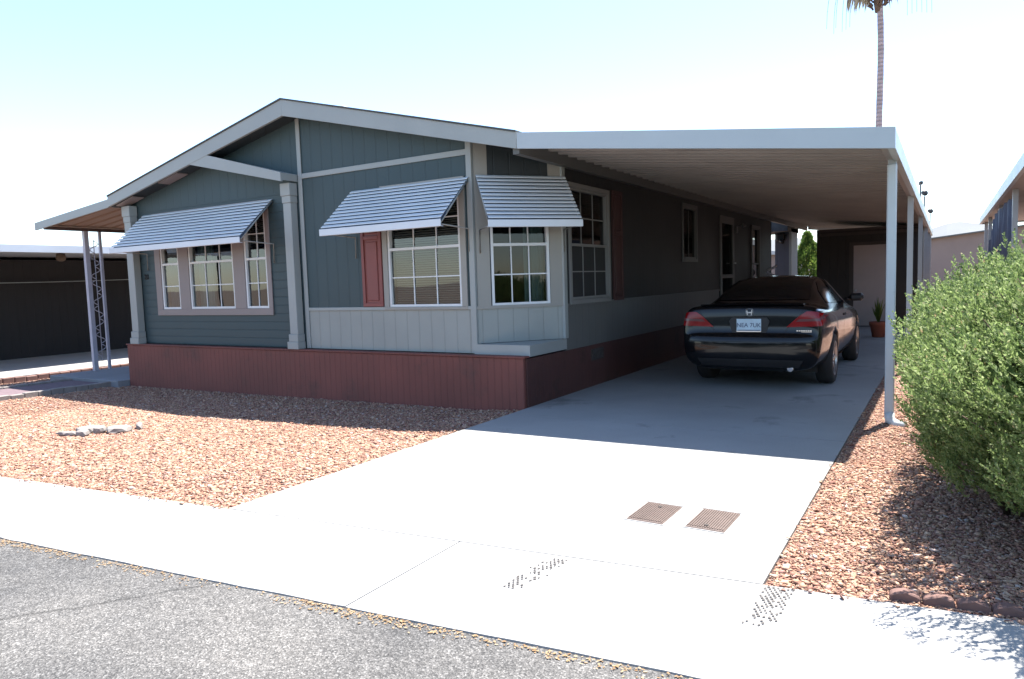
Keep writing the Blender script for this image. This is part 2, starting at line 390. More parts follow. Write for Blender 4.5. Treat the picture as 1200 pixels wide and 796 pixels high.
scene.cycles.max_bounces = 8; scene.cycles.diffuse_bounces = 4; scene.cycles.transparent_max_bounces = 12
scene.cycles.sample_clamp_indirect = 6

# ------------------------------------------------------------------ setting
def struct(mb, name, mat): return tag(mb.build(name, mat), kind='structure')
FAR = lambda x: 3.53 + .12 * x          # sidewalk edge towards the lots
NEAR = lambda x: 2.60 + .12 * x         # sidewalk edge towards the street
PL, PR = -4.2, -.735                    # driveway edges

mb = MB(); mb.face([(-2500, -2500, -.22), (2500, -2500, -.22), (2500, 2500, -.22), (-2500, 2500, -.22)]); struct(mb, 'ground', 'soil')
mb = MB()                                # street, meets the sidewalk a finger's breadth lower
xs = np.linspace(-40, 40, 81)
for i in range(80):
    a, b = xs[i], xs[i + 1]
    mb.face([(a, NEAR(a) - 8.5, -.009), (b, NEAR(b) - 8.5, -.009), (b, NEAR(b) + .1, -.009), (a, NEAR(a) + .1, -.009)])
struct(mb, 'street', 'asphalt')
mb = MB()                                # sidewalk slabs with open joints; front edge slightly worn
joints = [-40, -30, -22, -17.6, -13.2, -8.9, -5.55, -2.39, .85, 4.2, 8, 14, 22, 40]
for a, b in zip(joints[:-1], joints[1:]):
    n = max(2, int((b - a) / .12)); n = min(n, 60)
    xx = np.linspace(a + .004, b - .004, n)
    fr = [(x, NEAR(x) + random.uniform(-.004, .004), random.uniform(-.002, 0)) for x in xx]
    bk = [(x, FAR(x) - .004, 0) for x in xx]
    for i in range(n - 1):
        mb.face([fr[i], fr[i + 1], bk[i + 1], bk[i]])
        mb.face([(fr[i][0], fr[i][1] - .006, -.1), (fr[i + 1][0], fr[i + 1][1] - .006, -.1), fr[i + 1], fr[i]])
    for q, rv in ((0, 1), (-1, 0)):
        p = [fr[q], bk[q], (bk[q][0], bk[q][1], -.1), (fr[q][0], fr[q][1], -.1)]
        mb.face(p if rv else p[::-1])
struct(mb, 'sidewalk', 'walk')
mb = MB()                                # driveway slabs
dj = [None, 6.75, 10.9, 15.2, 19.6, 24.]
for a, b in zip(dj[:-1], dj[1:]):
    ya = (FAR(PL) + .004, FAR(PR) + .004) if a is None else (a + .004, a + .004)
    mb.prism([(PL, ya[0], 0), (PR, ya[1], 0), (PR, b - .004, 0), (PL, b - .004, 0)], (0, 0, -.16))
struct(mb, 'driveway', 'conc')

def gz(x, y):                            # gravel surface height
    if x > -2: return -.016
    t = min(1, max(0, (-5 - x) / 7)) * min(1, max(0, (y - 3.0) / 3))
    return -.035 - .075 * t - (.035 * min(1, max(0, (y - 3.6) / 1.5)) * min(1, max(0, (-4.3 - x) / .6)))
def bed(name, x0, x1, y1, nx, ny, fr):
    mb = MB(); g = []
    for i in range(nx + 1):
        x = x0 + (x1 - x0) * i / nx; row = []
        for j in range(ny + 1):
            y = fr(x) + (y1 - fr(x)) * j / ny
            row.append(mb.bm.verts.new((x, y, gz(x, y) + random.uniform(-.006, .006))))
        g.append(row)
    for i in range(nx):
        for j in range(ny): mb.bm.faces.new((g[i][j], g[i + 1][j], g[i + 1][j + 1], g[i][j + 1]))
    return struct(mb, name, 'bed')
bed('gravel_bed', -40, PL - .002, 26, 90, 60, lambda x: FAR(x))
bed('gravel_bed', PR + .002, 9, 30, 40, 80, lambda x: FAR(x))

def in_path(x, y):
    return (-14.02 < x < -12.62 and y < 6.95) or (-14.7 < x < -12.3 and 6.85 <= y < 9.6)
def scatter(name, regions, group_label, size=1.):
    P = []
    for (x0, x1, y0, y1, dens, test) in regions:
        n = int((x1 - x0) * (y1 - y0) * dens)
        xy = rng.random((n, 2)) * [x1 - x0, y1 - y0] + [x0, y0]
        k = np.array([test(a, b) for a, b in xy]); P.append(xy[k])
    P = np.concatenate(P); n = len(P)
    base = np.array([(-1, -1, -1), (1, -1, -1), (1, 1, -1), (-1, 1, -1), (-1, -1, 1), (1, -1, 1), (1, 1, 1), (-1, 1, 1)], float)
    tri = np.array([(0, 2, 1), (0, 3, 2), (4, 5, 6), (4, 6, 7), (0, 1, 5), (0, 5, 4), (1, 2, 6), (1, 6, 5), (2, 3, 7), (2, 7, 6), (3, 0, 4), (3, 4, 7)])
    s = np.clip(rng.lognormal(-4.93, .42, n), .0035, .020) * size * .92      # half size, metres
    vs = base[None] * (1 + rng.uniform(-.7, .25, (n, 8, 3)))
    vs *= np.stack([rng.uniform(1.1, 1.7, n), rng.uniform(.6, 1, n), rng.uniform(.25, .6, n)], 1)[:, None]
    a = rng.uniform(0, 2 * np.pi, n); tl = rng.normal(0, .5, n)
    ca, sa, ct, st = np.cos(a), np.sin(a), np.cos(tl), np.sin(tl)
    x, y, z = vs[..., 0].copy(), vs[..., 1].copy(), vs[..., 2].copy()
    y, z = y * ct[:, None] - z * st[:, None], y * st[:, None] + z * ct[:, None]
    x, y = x * ca[:, None] - y * sa[:, None], x * sa[:, None] + y * ca[:, None]
    g = np.array([max(gz(p[0], p[1]), .001 if (PL - .002 < p[0] < PR + .002 or p[1] < FAR(p[0])) else -9) for p in P])
    out = np.stack([x, y, z], -1) * s[:, None, None]
    out[..., 0] += P[:, 0, None]; out[..., 1] += P[:, 1, None]; out[..., 2] += (g + s * .35 + rng.uniform(0, .008, n))[:, None]
    faces = (tri[None] + (np.arange(n) * 8)[:, None, None]).reshape(-1, 3)
    o = link(name, raw_mesh(name, out.reshape(-1, 3), faces, 3), 'rock')
    return tag(o, group_label, None, None, 'stuff')
okL = lambda x, y: y > FAR(x) + .012 - (.06 if rng.random() < .05 else 0) and x < PL - .012 + (.06 if rng.random() < .04 else 0) and not in_path(x, y) and not (x > -12.5 and y > 7.1) and x > -16.2
okR = lambda x, y: y > FAR(x) + .012 - (.06 if rng.random() < .06 else 0) and x > PR + .012 - (.05 if rng.random() < .05 else 0)
scatter('gravel', [(-10.5, -4.2, 2.2, 5.6, 6600, okL), (-12.6, -4.2, 5.6, 7.15, 2600, okL), (-12.6, -10.5, 1.7, 5.6, 1700, okL), (-16.2, -12.6, 1.5, 11, 700, okL)],
        'pinkish red crushed rock covering the front yard beside the drive')
scatter('gravel', [(-.74, 1.2, 3.4, 6.2, 9800, okR), (-.74, .6, 6.2, 10, 3600, okR), (-.74, .3, 10, 20, 500, okR)],
        'reddish crushed rock in the strip between drive and shrub', .8)
# a few stones that rolled onto the sidewalk and the dry litter along the kerb
def litter(name, pts, smin, smax, label):
    n = len(pts); b = np.array([(-1, -.5, 0), (1, -.4, .15), (1.1, .5, 0), (-.8, .6, .2)], float)
    s = rng.uniform(smin, smax, n); a = rng.uniform(0, 6.28, n)
    v = b[None] * s[:, None, None]; x, y = v[..., 0].copy(), v[..., 1].copy()
    v[..., 0] = x * np.cos(a)[:, None] - y * np.sin(a)[:, None]; v[..., 1] = x * np.sin(a)[:, None] + y * np.cos(a)[:, None]
    v += np.array(pts)[:, None, :]
    f = np.array([(0, 1, 2, 3)])[None] + (np.arange(n) * 4)[:, None, None]
    tag(link(name, raw_mesh(name, v.reshape(-1, 3), f.reshape(-1, 4), 4), 'litter'), label, None, None, 'stuff')
pts = []
for i in range(2600):
    x = rng.uniform(-6, 1.5)
    if math.sin(x * 2.3) + math.sin(x * 5.1 + 1) < rng.uniform(-1.6, 1.2): continue
    d = abs(rng.normal(0, .035))
    pts.append((x, NEAR(x) - .008 - d, -.008 + rng.uniform(.001, .007)))
litter('leaf_litter', pts, .003, .0085, 'dry orange leaf litter gathered along the sidewalk edge')

# worn diamond tread pressed into the sloping sides of the driveway apron
def diamonds(x0, y0, dirx, n_u, n_v, su, sv, skip):
    mb = MB(); u = V((.993, .119, 0)); v = V(dirx)
    for i in range(n_u):
        for j in range(n_v):
            for k in (0, .5):
                if rng.random() < skip(i / n_u, j / n_v): continue
                p = V((x0, y0, .004)) + u * ((i + k) * su) + v * ((j + k) * sv)
                q = rng.uniform(.75, 1.1)
                mb.face([p - u * su * .38 * q, p - v * sv * .27 * q, p + u * su * .38 * q, p + v * sv * .27 * q])
    return tag(mb.build('sidewalk_tread', 'tread'), kind='structure')
diamonds(-1.835, 2.845, (0, 1, 0), 6, 10, .023, .043, lambda a, b: min(.95, .02 + abs((a + .08) - (.15 + b * .62)) * 1.6 + (.25 if .35 < b < .6 else 0)))
diamonds(-.725, 3.01, (.03, 1, 0), 6, 10, .022, .043, lambda a, b: .85 * max(0, .66 - b) + abs(a - .5) * .4)

# path and entry pad on the left, edged with pavers
mb = MB()
mb.prism([(-13.9, FAR(-13.9) + .01, -.085), (-12.75, FAR(-12.75) + .01, -.085), (-12.75, 6.9, -.085), (-14.0, 6.9, -.085)], (0, 0, -.1)); struct(mb, 'path', 'paver')
mb = MB()
mb.box(-14.75, -12.42, 6.91, 9.5, -.18, -.03, .012); struct(mb, 'entry_pad', 'pad')
mb = MB()
for side in (-12.68, -13.97):
    y = FAR(side) + .12
    while y < 6.8:
        mb.box(side - .05, side + .05, y, y + .19, -.16, -.05 + random.uniform(-.008, .008), .008); y += .2
struct(mb, 'path_edging', 'pale_rock')
mb = MB()
y = 1.6
while y < 14:
    mb.box(-15.35, -15.23, y, y + .19, -.16, -.04 + random.uniform(-.012, .012), .012); y += .205
struct(mb, 'brick_edging', 'block')
mb = MB(); mb.box(-26, -15.95, -2, 40, -.2, -.09); struct(mb, 'neighbour_driveway', 'walk')

# distant mountains
mb = MB(); prev = None
for i in range(121):
    x = -900 + i * 20; t = i / 120
    h = 74 + 7 * math.sin(i * .31) + 6 * math.sin(i * .83 + 1) + random.uniform(-2, 2) - abs(x - 20) * .012
    a = (x, 1350, -.5); b = (x, 1480, h * .6 + random.uniform(-3, 3)); c = (x, 1600, h); d = (x, 1900, -.5)
    cur = [mb.bm.verts.new(p) for p in (a, b, c, d)]
    if prev:
        for k in range(3): mb.bm.faces.new((prev[k], cur[k], cur[k + 1], prev[k + 1]))
    prev = cur
struct(mb, 'hills', 'hill')

# ------------------------------------------------------------------ the mobile home
HY = 7.25                                   # front wall
HX0, HX1 = -12.35, -4.2                     # left and right walls
HB = 20.9                                   # rear wall
A = V((-4.965, HY, 0)); B = V((HX1, 8.16, 0)); CU = (B - A).normalized(); CN = V((CU.y, -CU.x, 0)); CLEN = (B - A).length
home = thing('mobile_home', (-8.3, HY, 0), 'long blue grey mobile home with pale trim, red skirting and white window awnings', 'mobile home')
FT, FB, BT = .62, 1.165, 3.05               # floor line, wainscot top, wall plate
W1 = [(-11.41, -10.91), (-10.64, -9.51), (-9.24, -8.73)]
rz = lambda x: 3.985 - (.252 * (x + 7.88) if x > -7.88 else .211 * (-7.88 - x))   # underside of the roof
F = V((0, -1, 0)); S = V((1, 0, 0))
mb = MB()                                    # left part of the front, lap siding
mb.wall((0, HY, 0), XD, F, (HX0, -7.93), (FT, 2.9), [(a, b, 1.21, 2.74) for a, b in W1]); mb.build('wall', 'blue_lap', home)
mb = MB()                                    # right part of the front
mb.wall((0, HY, 0), XD, F, (-7.93, A.x), (FB, 2.9), [(-6.34, -5.15, 1.205, 2.72)])
mb.prism([(HX0, HY, 2.9), (A.x, HY, 2.9), (A.x, HY, rz(A.x)), (-7.88, HY, rz(-7.88)), (HX0, HY, rz(HX0))], (0, .1, 0)); mb.build('wall', 'blue_x', home)
mb = MB(); mb.wall(A, CU, CN, (0, CLEN), (FB, 3.2), [(.217, .994, 1.2, 2.70)]); mb.build('wall', 'blue_c', home)
W3 = (8.30, 9.62, 1.17, 2.78); W4 = (12.96, 13.9, 1.75, 2.86); DR = (15.55, 16.68, .66, 2.80); W5 = (18.46, 19.42, 1.2, 2.72)
W3i = (8.36, 9.56, 1.23, 2.70)
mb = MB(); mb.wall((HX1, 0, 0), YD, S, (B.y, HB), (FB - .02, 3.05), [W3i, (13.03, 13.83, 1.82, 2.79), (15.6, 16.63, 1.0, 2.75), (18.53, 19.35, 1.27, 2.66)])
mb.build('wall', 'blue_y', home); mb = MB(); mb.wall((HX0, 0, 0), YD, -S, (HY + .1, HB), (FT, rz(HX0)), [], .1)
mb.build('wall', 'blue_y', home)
mb = MB(); mb.prism([(HX0, HB, FT), (HX1, HB, FT), (HX1, HB, 3.05), (-7.88, HB, 4.0), (HX0, HB, 3.05)], (0, -.1, 0)); mb.build('wall', 'blue_x', home)
mb = MB(); mb.box(HX0 + .1, HX1 - .1, HY + .1, HB - .1, .55, .66); mb.build('floor', 'dark', home)
mb = MB(); mb.box(HX0 + .1, HX1 - .1, 10.9, 11.0, .67, 3.2); mb.build('partition', 'dark', home)
# wainscot (pale lower siding)
mb = MB(); mb.wall((0, HY - .003, 0), XD, F, (-7.93, A.x + .002), (FT, FB - .0), [])
mb.build('wainscot', 'pale_x', home)
mb = MB(); mb.wall(A, CU, CN, (.0, CLEN), (.74, FB), []); mb.build('wainscot', 'pale_c', home)
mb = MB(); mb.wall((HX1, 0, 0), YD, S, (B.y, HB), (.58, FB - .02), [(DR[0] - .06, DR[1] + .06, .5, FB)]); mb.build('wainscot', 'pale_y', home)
# corner platform under the cut corner
mb = MB(); mb.prism([(A.x - .02, HY - .03, .60), (HX1 + .01, HY - .03, .60), (HX1 + .01, B.y + .02, .60)], (0, 0, .135)); mb.build('corner_platform', 'trim', home)
# skirting
mb = MB(); mb.box(HX0 - .03, HX1 - .02, HY - .14, HY - .09, -.2, .585, .004); mb.box(HX0 - .05, HX1 + .0, HY - .155, HY - .02, .588, .612, .004)
mb.build('skirting', 'red_x', home)
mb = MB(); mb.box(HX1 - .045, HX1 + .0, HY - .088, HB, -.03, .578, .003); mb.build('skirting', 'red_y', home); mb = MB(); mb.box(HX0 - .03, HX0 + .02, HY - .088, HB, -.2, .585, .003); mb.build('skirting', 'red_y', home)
mb = MB(); mb.box(HX1 + .001, HX1 + .012, 8.93, 9.33, .36, .52)
for i in range(4): mb.box(HX1 + .012, HX1 + .02, 8.95, 9.31, .375 + i * .036, .393 + i * .036)
mb.build('skirt_vent', 'seam', home)
# horizontal and vertical trim
mb = MB()
mb.box(-7.96, -7.885, HY - .02, HY - .004, FT, rz(-7.9) + .02, .003)                 # centre batten
mb.box(-7.884, A.x - .05, HY - .02, HY - .004, 3.055, 3.125, .003)                    # gable line
mb.box(-7.884, A.x - .05, HY - .022, HY - .006, FB, FB + .045, .003)                  # wainscot cap
mb.box(A.x - .06, A.x + .02, HY - .024, HY + .06, .62, 3.27, .004)                    # corner post
mb.build('trim', 'trim', home)
mb = MB()
mb.obox(A + CN * .003 + V((0, 0, FB)), CU * CLEN, CN * .016, V((0, 0, .04)))
mb.obox(A + CN * .003 + CU * .03 + V((0, 0, FB + .04)), CU * .17, CN * .014, V((0, 0, 3.2 - FB)))
mb.obox(A + CN * .003 + CU * (CLEN - .19) + V((0, 0, FB + .04)), CU * .17, CN * .014, V((0, 0, 3.08 - FB)))
mb.build('trim', 'cream', home)
mb = MB()
mb.box(HX1 - .02, HX1 + .022, B.y - .03, B.y + .06, .74, 3.1, .004)
mb.build('trim', 'trim', home)
mb = MB(); mb.box(HX1 + .004, HX1 + .02, B.y + .065, DR[0] - .06, FB - .02, FB + .02); mb.box(HX1 + .004, HX1 + .02, DR[1] + .06, HB, FB - .02, FB + .02); mb.build('trim', 'pale_y', home)

# roof, fascia, soffit
PK = (-7.88, 4.10); RE = (-4.12, 3.155); LE = (-12.33, 3.165)
FY = 6.93
mb = MB()
mb.prism([(LE[0], FY - .015, LE[1] + .002), (PK[0], FY - .015, PK[1] + .002), (RE[0], FY - .015, RE[1] + .002), (RE[0], FY - .015, RE[1] + .022), (PK[0], FY - .015, PK[1] + .022), (LE[0], FY - .015, LE[1] + .022)], (0, HB + .3 - FY, 0))
rf = mb.build('roof', 'shingle', home)
mb = MB(); mb.box(-9.3, -8.75, 9.0, 9.6, 3.9, 4.50, .03); mb.box(-9.35, -8.7, 8.95, 9.65, 4.50, 4.535, .01); mb.build('roof_vent', 'white', rf)
mb = MB()
mb.prism([(LE[0], FY + .045, LE[1] - .15), (PK[0], FY + .045, PK[1] - .19), (RE[0], FY + .045, RE[1] - .15), (RE[0], FY + .045, RE[1]), (PK[0], FY + .045, PK[1]), (LE[0], FY + .045, LE[1])], (0, HB + .25 - FY, 0))
mb.build('soffit', 'blue_c', home)
mb = MB()
mb.prism([(LE[0], FY, LE[1] - .17), (PK[0], FY, PK[1] - .218), (PK[0], FY, PK[1]), (LE[0], FY, LE[1])], (0, .04, 0))
mb.prism([(PK[0] + .002, FY, PK[1] - .218), (RE[0], FY, RE[1] - .18), (RE[0], FY, RE[1]), (PK[0] + .002, FY, PK[1])], (0, .04, 0))
mb.build('fascia', 'trim', home)
mb = MB(); mb.box(LE[0] + .001, LE[0] + .03, FY + .046, HB + .2, 2.99, 3.14); mb.build('fascia', 'trim_dull', home)
# small entry gable on the left
mb = MB()
mb.prism([(-10.02, FY + .004, 3.455), (-7.98, FY + .004, 3.0), (-7.98, FY + .004, 3.125), (-9.58, FY + .004, 3.545)], (0, .036, 0))
mb.prism([(-9.9, FY + .041, 3.44), (-7.98, FY + .041, 3.02), (-7.98, FY + .041, 3.12), (-9.58, FY + .041, 3.53)], (0, HY - FY - .045, 0))
mb.build('entry_gable', 'trim', home)
mb = MB()                                               # two columns
for x0, x1 in ((-12.19, -12.0), (-8.165, -8.005)):
    m = MB()
    m.box(x0, x1, 7.11, 7.235, .83, 2.72, .006)
    for k, (e, z0, z1) in enumerate(((.045, .613, .72), (.022, .72, .83), (.012, 2.72, 2.82), (.028, 2.82, 3.0))): m.box(x0 - e, x1 + e * .4, 7.11 - e * .6, 7.236 + k * .001, z0, z1, .006)
    m.build('column', 'trim', home)
mb.bm.free()
for x in (-10.95, -12.2):                               # soffit vents under the left rake
    m = MB(); z = rz(x + .3) - .075
    m.prism([(x, 7.0, z - .06), (x + .5, 7.0, z + .05), (x + .5, 7.2, z + .05), (x, 7.2, z - .06)], (0, 0, .015)); m.build('soffit_vent', 'rosy', home)

def window(o, u, n, x0, x1, z0, z1, rail, ncol, nrow_lo, nrow_up, fmat='vinyl', casing=None, cw=.07, inner=None, parent=home, nm='window', ncol_up=None, gl='glass', gl_lo=None):
    """o + u*x is a point on the wall face; builds frame, two panes, grille and what hangs behind"""
    o, u, n = V(o), V(u), V(n); Zv = V((0, 0, 1)); ncol_up = ncol_up or ncol
    P = lambda a, z, d: o + u * a + Zv * z + n * d
    def bar(m, a0, a1, c0, c1, d0, d1, bev=.002): m.obox(P(a0, c0, d0), u * (a1 - a0), Zv * (c1 - c0), n * (d1 - d0), bev)
    m = MB(); f = .034
    bar(m, x0, x1, z0, z0 + f, -.06, .012); bar(m, x0, x1, z1 - f, z1, -.06, .012)
    bar(m, x0, x0 + f, z0 + f, z1 - f, -.06, .012); bar(m, x1 - f, x1, z0 + f, z1 - f, -.06, .012)
    if rail: bar(m, x0 + f, x1 - f, rail - .018, rail + .018, -.055, .008)
    w_ = m.build(nm, fmat, parent)
    if casing:
        m = MB(); c = cw
        bar(m, x0 - c, x1 + c, max(z0 - c, 1.168 if z0 < 1.3 and z0 > 1.19 and parent is home else 0), z0 - .001, .003, .027); bar(m, x0 - c, x1 + c, z1 + .001, z1 + c, .003, .027)
        bar(m, x0 - c, x0 - .001, z0, z1, .003, .026); bar(m, x1 + .001, x1 + c, z0, z1, .003, .026)
        m.build('frame', casing, w_)
    zr = rail or z1 - f
    spans = [(z0 + f, zr - .018, nrow_lo, ncol, -.022)] + ([(zr + .018, z1 - f, nrow_up, ncol_up, -.042)] if rail else [])
    for a, b, nr, nc, d in spans:
        m = MB(); m.face([P(x0 + f, a, d), P(x1 - f, a, d), P(x1 - f, b, d), P(x0 + f, b, d)]); m.build('pane', gl_lo if gl_lo and a < z0 + .1 else gl, w_)
        m = MB(); g = .0075; wd = x1 - x0 - 2 * f
        for k in range(1, nc): bar(m, x0 + f + wd * k / nc - g, x0 + f + wd * k / nc + g, a, b, d + .002, d + .012, 0)
        for k in range(1, nr): bar(m, x0 + f, x1 - f, a + (b - a) * k / nr - g, a + (b - a) * k / nr + g, d + .003, d + .011, 0)
        if nc > 1 or nr > 1: m.build('grille', fmat, w_)
        else: m.bm.free()
    for kind, a, b, zz0, zz1, mt in (inner or []):
        m = MB()
        if kind == 'blinds':
            z = zz0
            while z < zz1:
                m.obox(P(a, z, -.11), u * (b - a), Zv * .018 + n * .012, n * .0015); z += .03
        else:
            k = 0; st = .02; pr = None
            while a + k * st <= b:
                aa = a + k * st; d = -.16 + .022 * math.sin(aa * 55) + .008 * math.sin(aa * 131)
                cur = (m.bm.verts.new(P(aa, zz0, d)), m.bm.verts.new(P(aa, zz1, d)))
                if pr: m.bm.faces.new((pr[0], cur[0], cur[1], pr[1]))
                pr = cur; k += 1
        m.build(kind, mt, w_)
    return w_
# triple window in the lap-sided part
for i, (a, b) in enumerate(W1):
    inn = [[('curtain', a, b, 1.2, 2.0, 'curtain_b')], [('curtain', a, a + .42, 1.2, 2.74, 'curtain')], [('blinds', a, b, 2.2, 2.74, 'blind')]][i]
    window((0, HY, 0), XD, F, a, b, 1.21, 2.74, 1.965, (1, 3, 2)[i], 2, 2, inner=inn)
m = MB()                                        # shared casing
y0, y1 = HY - .026, HY - .004
m.box(-11.57, -8.64, y0, y1, 1.105, 1.208, .003); m.box(-11.57, -8.64, y0, y1, 2.742, 2.83, .003)
for a, b in ((-11.57, -11.412), (-10.908, -10.642), (-9.508, -9.242), (-8.728, -8.64)): m.box(a, b, y0 + .002, y1, 1.209, 2.741, .003)
m.build('window_casing', 'rosy', home)
window((0, HY, 0), XD, F, -6.34, -5.15, 1.205, 2.72, 1.965, 3, 2, 2, casing='cream', cw=.085, inner=[('blinds', -6.3, -5.2, 1.25, 2.7, 'blind')])
window(A, CU, CN, .217, .994, 1.2, 2.70, 1.958, 3, 2, 2, gl='glass_mid', inner=[('curtain', .7, .99, 1.2, 2.7, 'curtain')])
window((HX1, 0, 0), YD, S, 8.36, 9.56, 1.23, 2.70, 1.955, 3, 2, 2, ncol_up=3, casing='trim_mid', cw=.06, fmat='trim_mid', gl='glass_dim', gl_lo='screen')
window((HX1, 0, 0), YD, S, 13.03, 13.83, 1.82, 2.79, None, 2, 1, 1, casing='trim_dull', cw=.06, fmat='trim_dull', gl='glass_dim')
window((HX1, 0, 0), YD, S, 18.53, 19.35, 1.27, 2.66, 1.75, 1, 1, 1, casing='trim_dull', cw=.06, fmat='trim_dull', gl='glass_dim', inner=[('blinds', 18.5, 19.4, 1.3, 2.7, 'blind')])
# side door with a tall glazed panel
m = MB(); m.box(HX1 + .004, HX1 + .03, 15.53, 16.70, .70, 1.02); m.box(HX1 + .004, HX1 + .03, 15.53, 15.66, 1.02, 2.78); m.box(HX1 + .004, HX1 + .03, 16.57, 16.70, 1.02, 2.78); m.box(HX1 + .004, HX1 + .03, 15.66, 16.57, 2.62, 2.78); m.box(HX1 + .004, HX1 + .028, 15.66, 16.57, 1.42, 1.5)
dr = m.build('door', 'trim_dull', home)
m = MB(); m.face([(HX1 - .01, 15.66, 1.02), (HX1 - .01, 16.57, 1.02), (HX1 - .01, 16.57, 2.62), (HX1 - .01, 15.66, 2.62)]); m.build('pane', 'glass_dim', dr)
m = MB(); m.tube([(HX1 + .03, 16.62, 1.75), (HX1 + .08, 16.62, 1.75), (HX1 + .08, 16.52, 1.75)], .012); m.build('handle', 'galv', dr)
for i in range(3):
    m = MB(); m.box(HX1 + .004, HX1 + .9 - .28 * i, 15.3, 16.9, -.0 + .22 * i, .2 + .22 * i, .01); m.build('step', 'pad', home)
m = MB(); m.box(HX1 + .003, HX1 + .05, 16.85, 16.99, 2.45, 2.62, .01); m.tube([(HX1 + .04, 16.92, 2.6), (HX1 + .16, 16.92, 2.66), (HX1 + .2, 16.92, 2.58)], [.02, .03, .06]); m.build('wall_lamp', 'trim_dull', home)
# shutters: framed with two raised panels
def shutter(o, u, n, x0, x1, z0, z1, mat):
    o, u, n = V(o), V(u), V(n); Z = V((0, 0, 1)); P = lambda a, z, d: o + u * a + Z * z + n * d
    m = MB(); f = .05
    m.obox(P(x0, z0, .003), u * (x1 - x0), Z * (z1 - z0), n * .015)
    for a, b, c, d in ((x0, x1, z0, z0 + f), (x0, x1, z1 - f, z1), (x0, x0 + f, z0 + f, z1 - f), (x1 - f, x1, z0 + f, z1 - f), (x0 + f, x1 - f, z0 + (z1 - z0) * .6, z0 + (z1 - z0) * .6 + f)):
        m.obox(P(a, c, .018), u * (b - a), Z * (d - c), n * .018, .004)
    for c, d in ((z0 + f + .03, z0 + (z1 - z0) * .6 - .03), (z0 + (z1 - z0) * .6 + f + .03, z1 - f - .03)):
        m.obox(P(x0 + f + .03, c, .018), u * (x1 - x0 - 2 * f - .06), Z * (d - c), n * .012, .008)
    m.build('shutter', mat, home)
shutter((0, HY, 0), XD, F, -6.80, -6.44, 1.215, 2.72, 'red'); shutter((HX1, 0, 0), YD, S, 9.72, 10.08, 1.17, 2.78, 'red_shade')

# slatted aluminium awnings
def awning(o, u, n, x0, x1, zt, zb, out, ns=11):
    o, u, n = V(o), V(u), V(n); Z = V((0, 0, 1)); P = lambda a, z, d: o + u * a + Z * z + n * d
    vz = .085; m = MB()
    for i in range(ns):
        t0, t1 = i / ns, (i + .62) / ns
        za, zb_ = zt + (zb + vz - zt) * t0, zt + (zb + vz - zt) * t1
        da, db = .02 + (out - .02) * t0, .02 + (out - .02) * t1
        # each slat is tipped flatter than the slope and carries a rolled front lip, so the shade-coloured sheet behind shows below it
        sl_ = V(P(0, zb_, db) - P(0, za, da)) + Z * .009
        m.obox(P(x0, za, da), u * (x1 - x0), sl_, n * .002 + Z * .003)
        m.obox(P(x0, zb_ - .001, db), u * (x1 - x0), Z * .012, n * .005)
    aw = m.build('awning', 'slat', home)
    m = MB(); m.obox(P(x0 + .004, zt - .03, .006), u * (x1 - x0 - .008), V(P(0, zb + vz - .02, out - .03) - P(0, zt - .03, .006)), n * .002 + Z * .002); m.build('slot_shade', 'shade_pan', aw)  # added sheet, painted dark as the shadow gaps of the louvres
    m = MB(); m.obox(P(x0 - .01, zb, out - .002), u * (x1 - x0 + .02), Z * vz, n * .012, .003)
    m.obox(P(x0 - .01, zb, out - .045), u * (x1 - x0 + .02), Z * .006, n * .042); m.build('valance', 'slat', aw)
    for a in (x0 + .012, x1 - .012):
        m = MB(); m.tube([P(a, zt - .02, .02), P(a, zb + .05, out - .03)], .010, 6); m.build('rafter', 'trim', aw)
    for a in (x0 + .03, x1 - .03):
        m = MB(); m.tube([P(a, zb + .03, out - .03), P(a, zb + .0, .025), P(a, zb - .28, .025)], .009, 6); m.build('bracket', 'cream', aw)
awning((0, HY, 0), XD, F, -11.80, -8.52, 2.82, 2.165, .64)
awning((0, HY, 0), XD, F, -6.93, -4.985, 2.785, 2.16, .63)
awning(A + CN * .012, CU, CN, .045, 1.225, 2.80, 2.135, .52, 12)
m = MB(); text_into(m, '28', .13, (-11.865, HY - .006, 1.77), (1, 0, 0), (0, 0, 1), F, .012); m.build('house_number', 'black', home)

# room behind the side wall's end: storage room with the same roof
room = thing('storage_closet', (-4.4, 24.5, 0), 'narrow bluish storage closet between two bright gaps at the rear end of the carport', 'storage closet')
m = MB(); m.box(-4.69, -4.2, 23.9, 25.0, -.2, 2.9); m.build('wall', paint('bluish closet siding', (.10, .108, .135), .6, .08, 1.2, groove=(XD, .203, .010, .0035)), room)
m = MB(); m.box(-5.9, -4.2, 23.3, 25.2, 2.78, 3.12); m.build('roof', 'shingle', room)
m = MB(); m.box(-4.62, -4.38, 23.72, 23.898, 2.5, 2.74, .03); m.tube([(-4.5, 23.75, 2.52), (-4.4, 23.6, 2.44)], .05); m.build('lamp', 'black', room)
m = MB(); m.box(-4.26, -4.18, 23.86, 23.898, -.1, 2.78); m.build('corner_trim', 'trim', room)

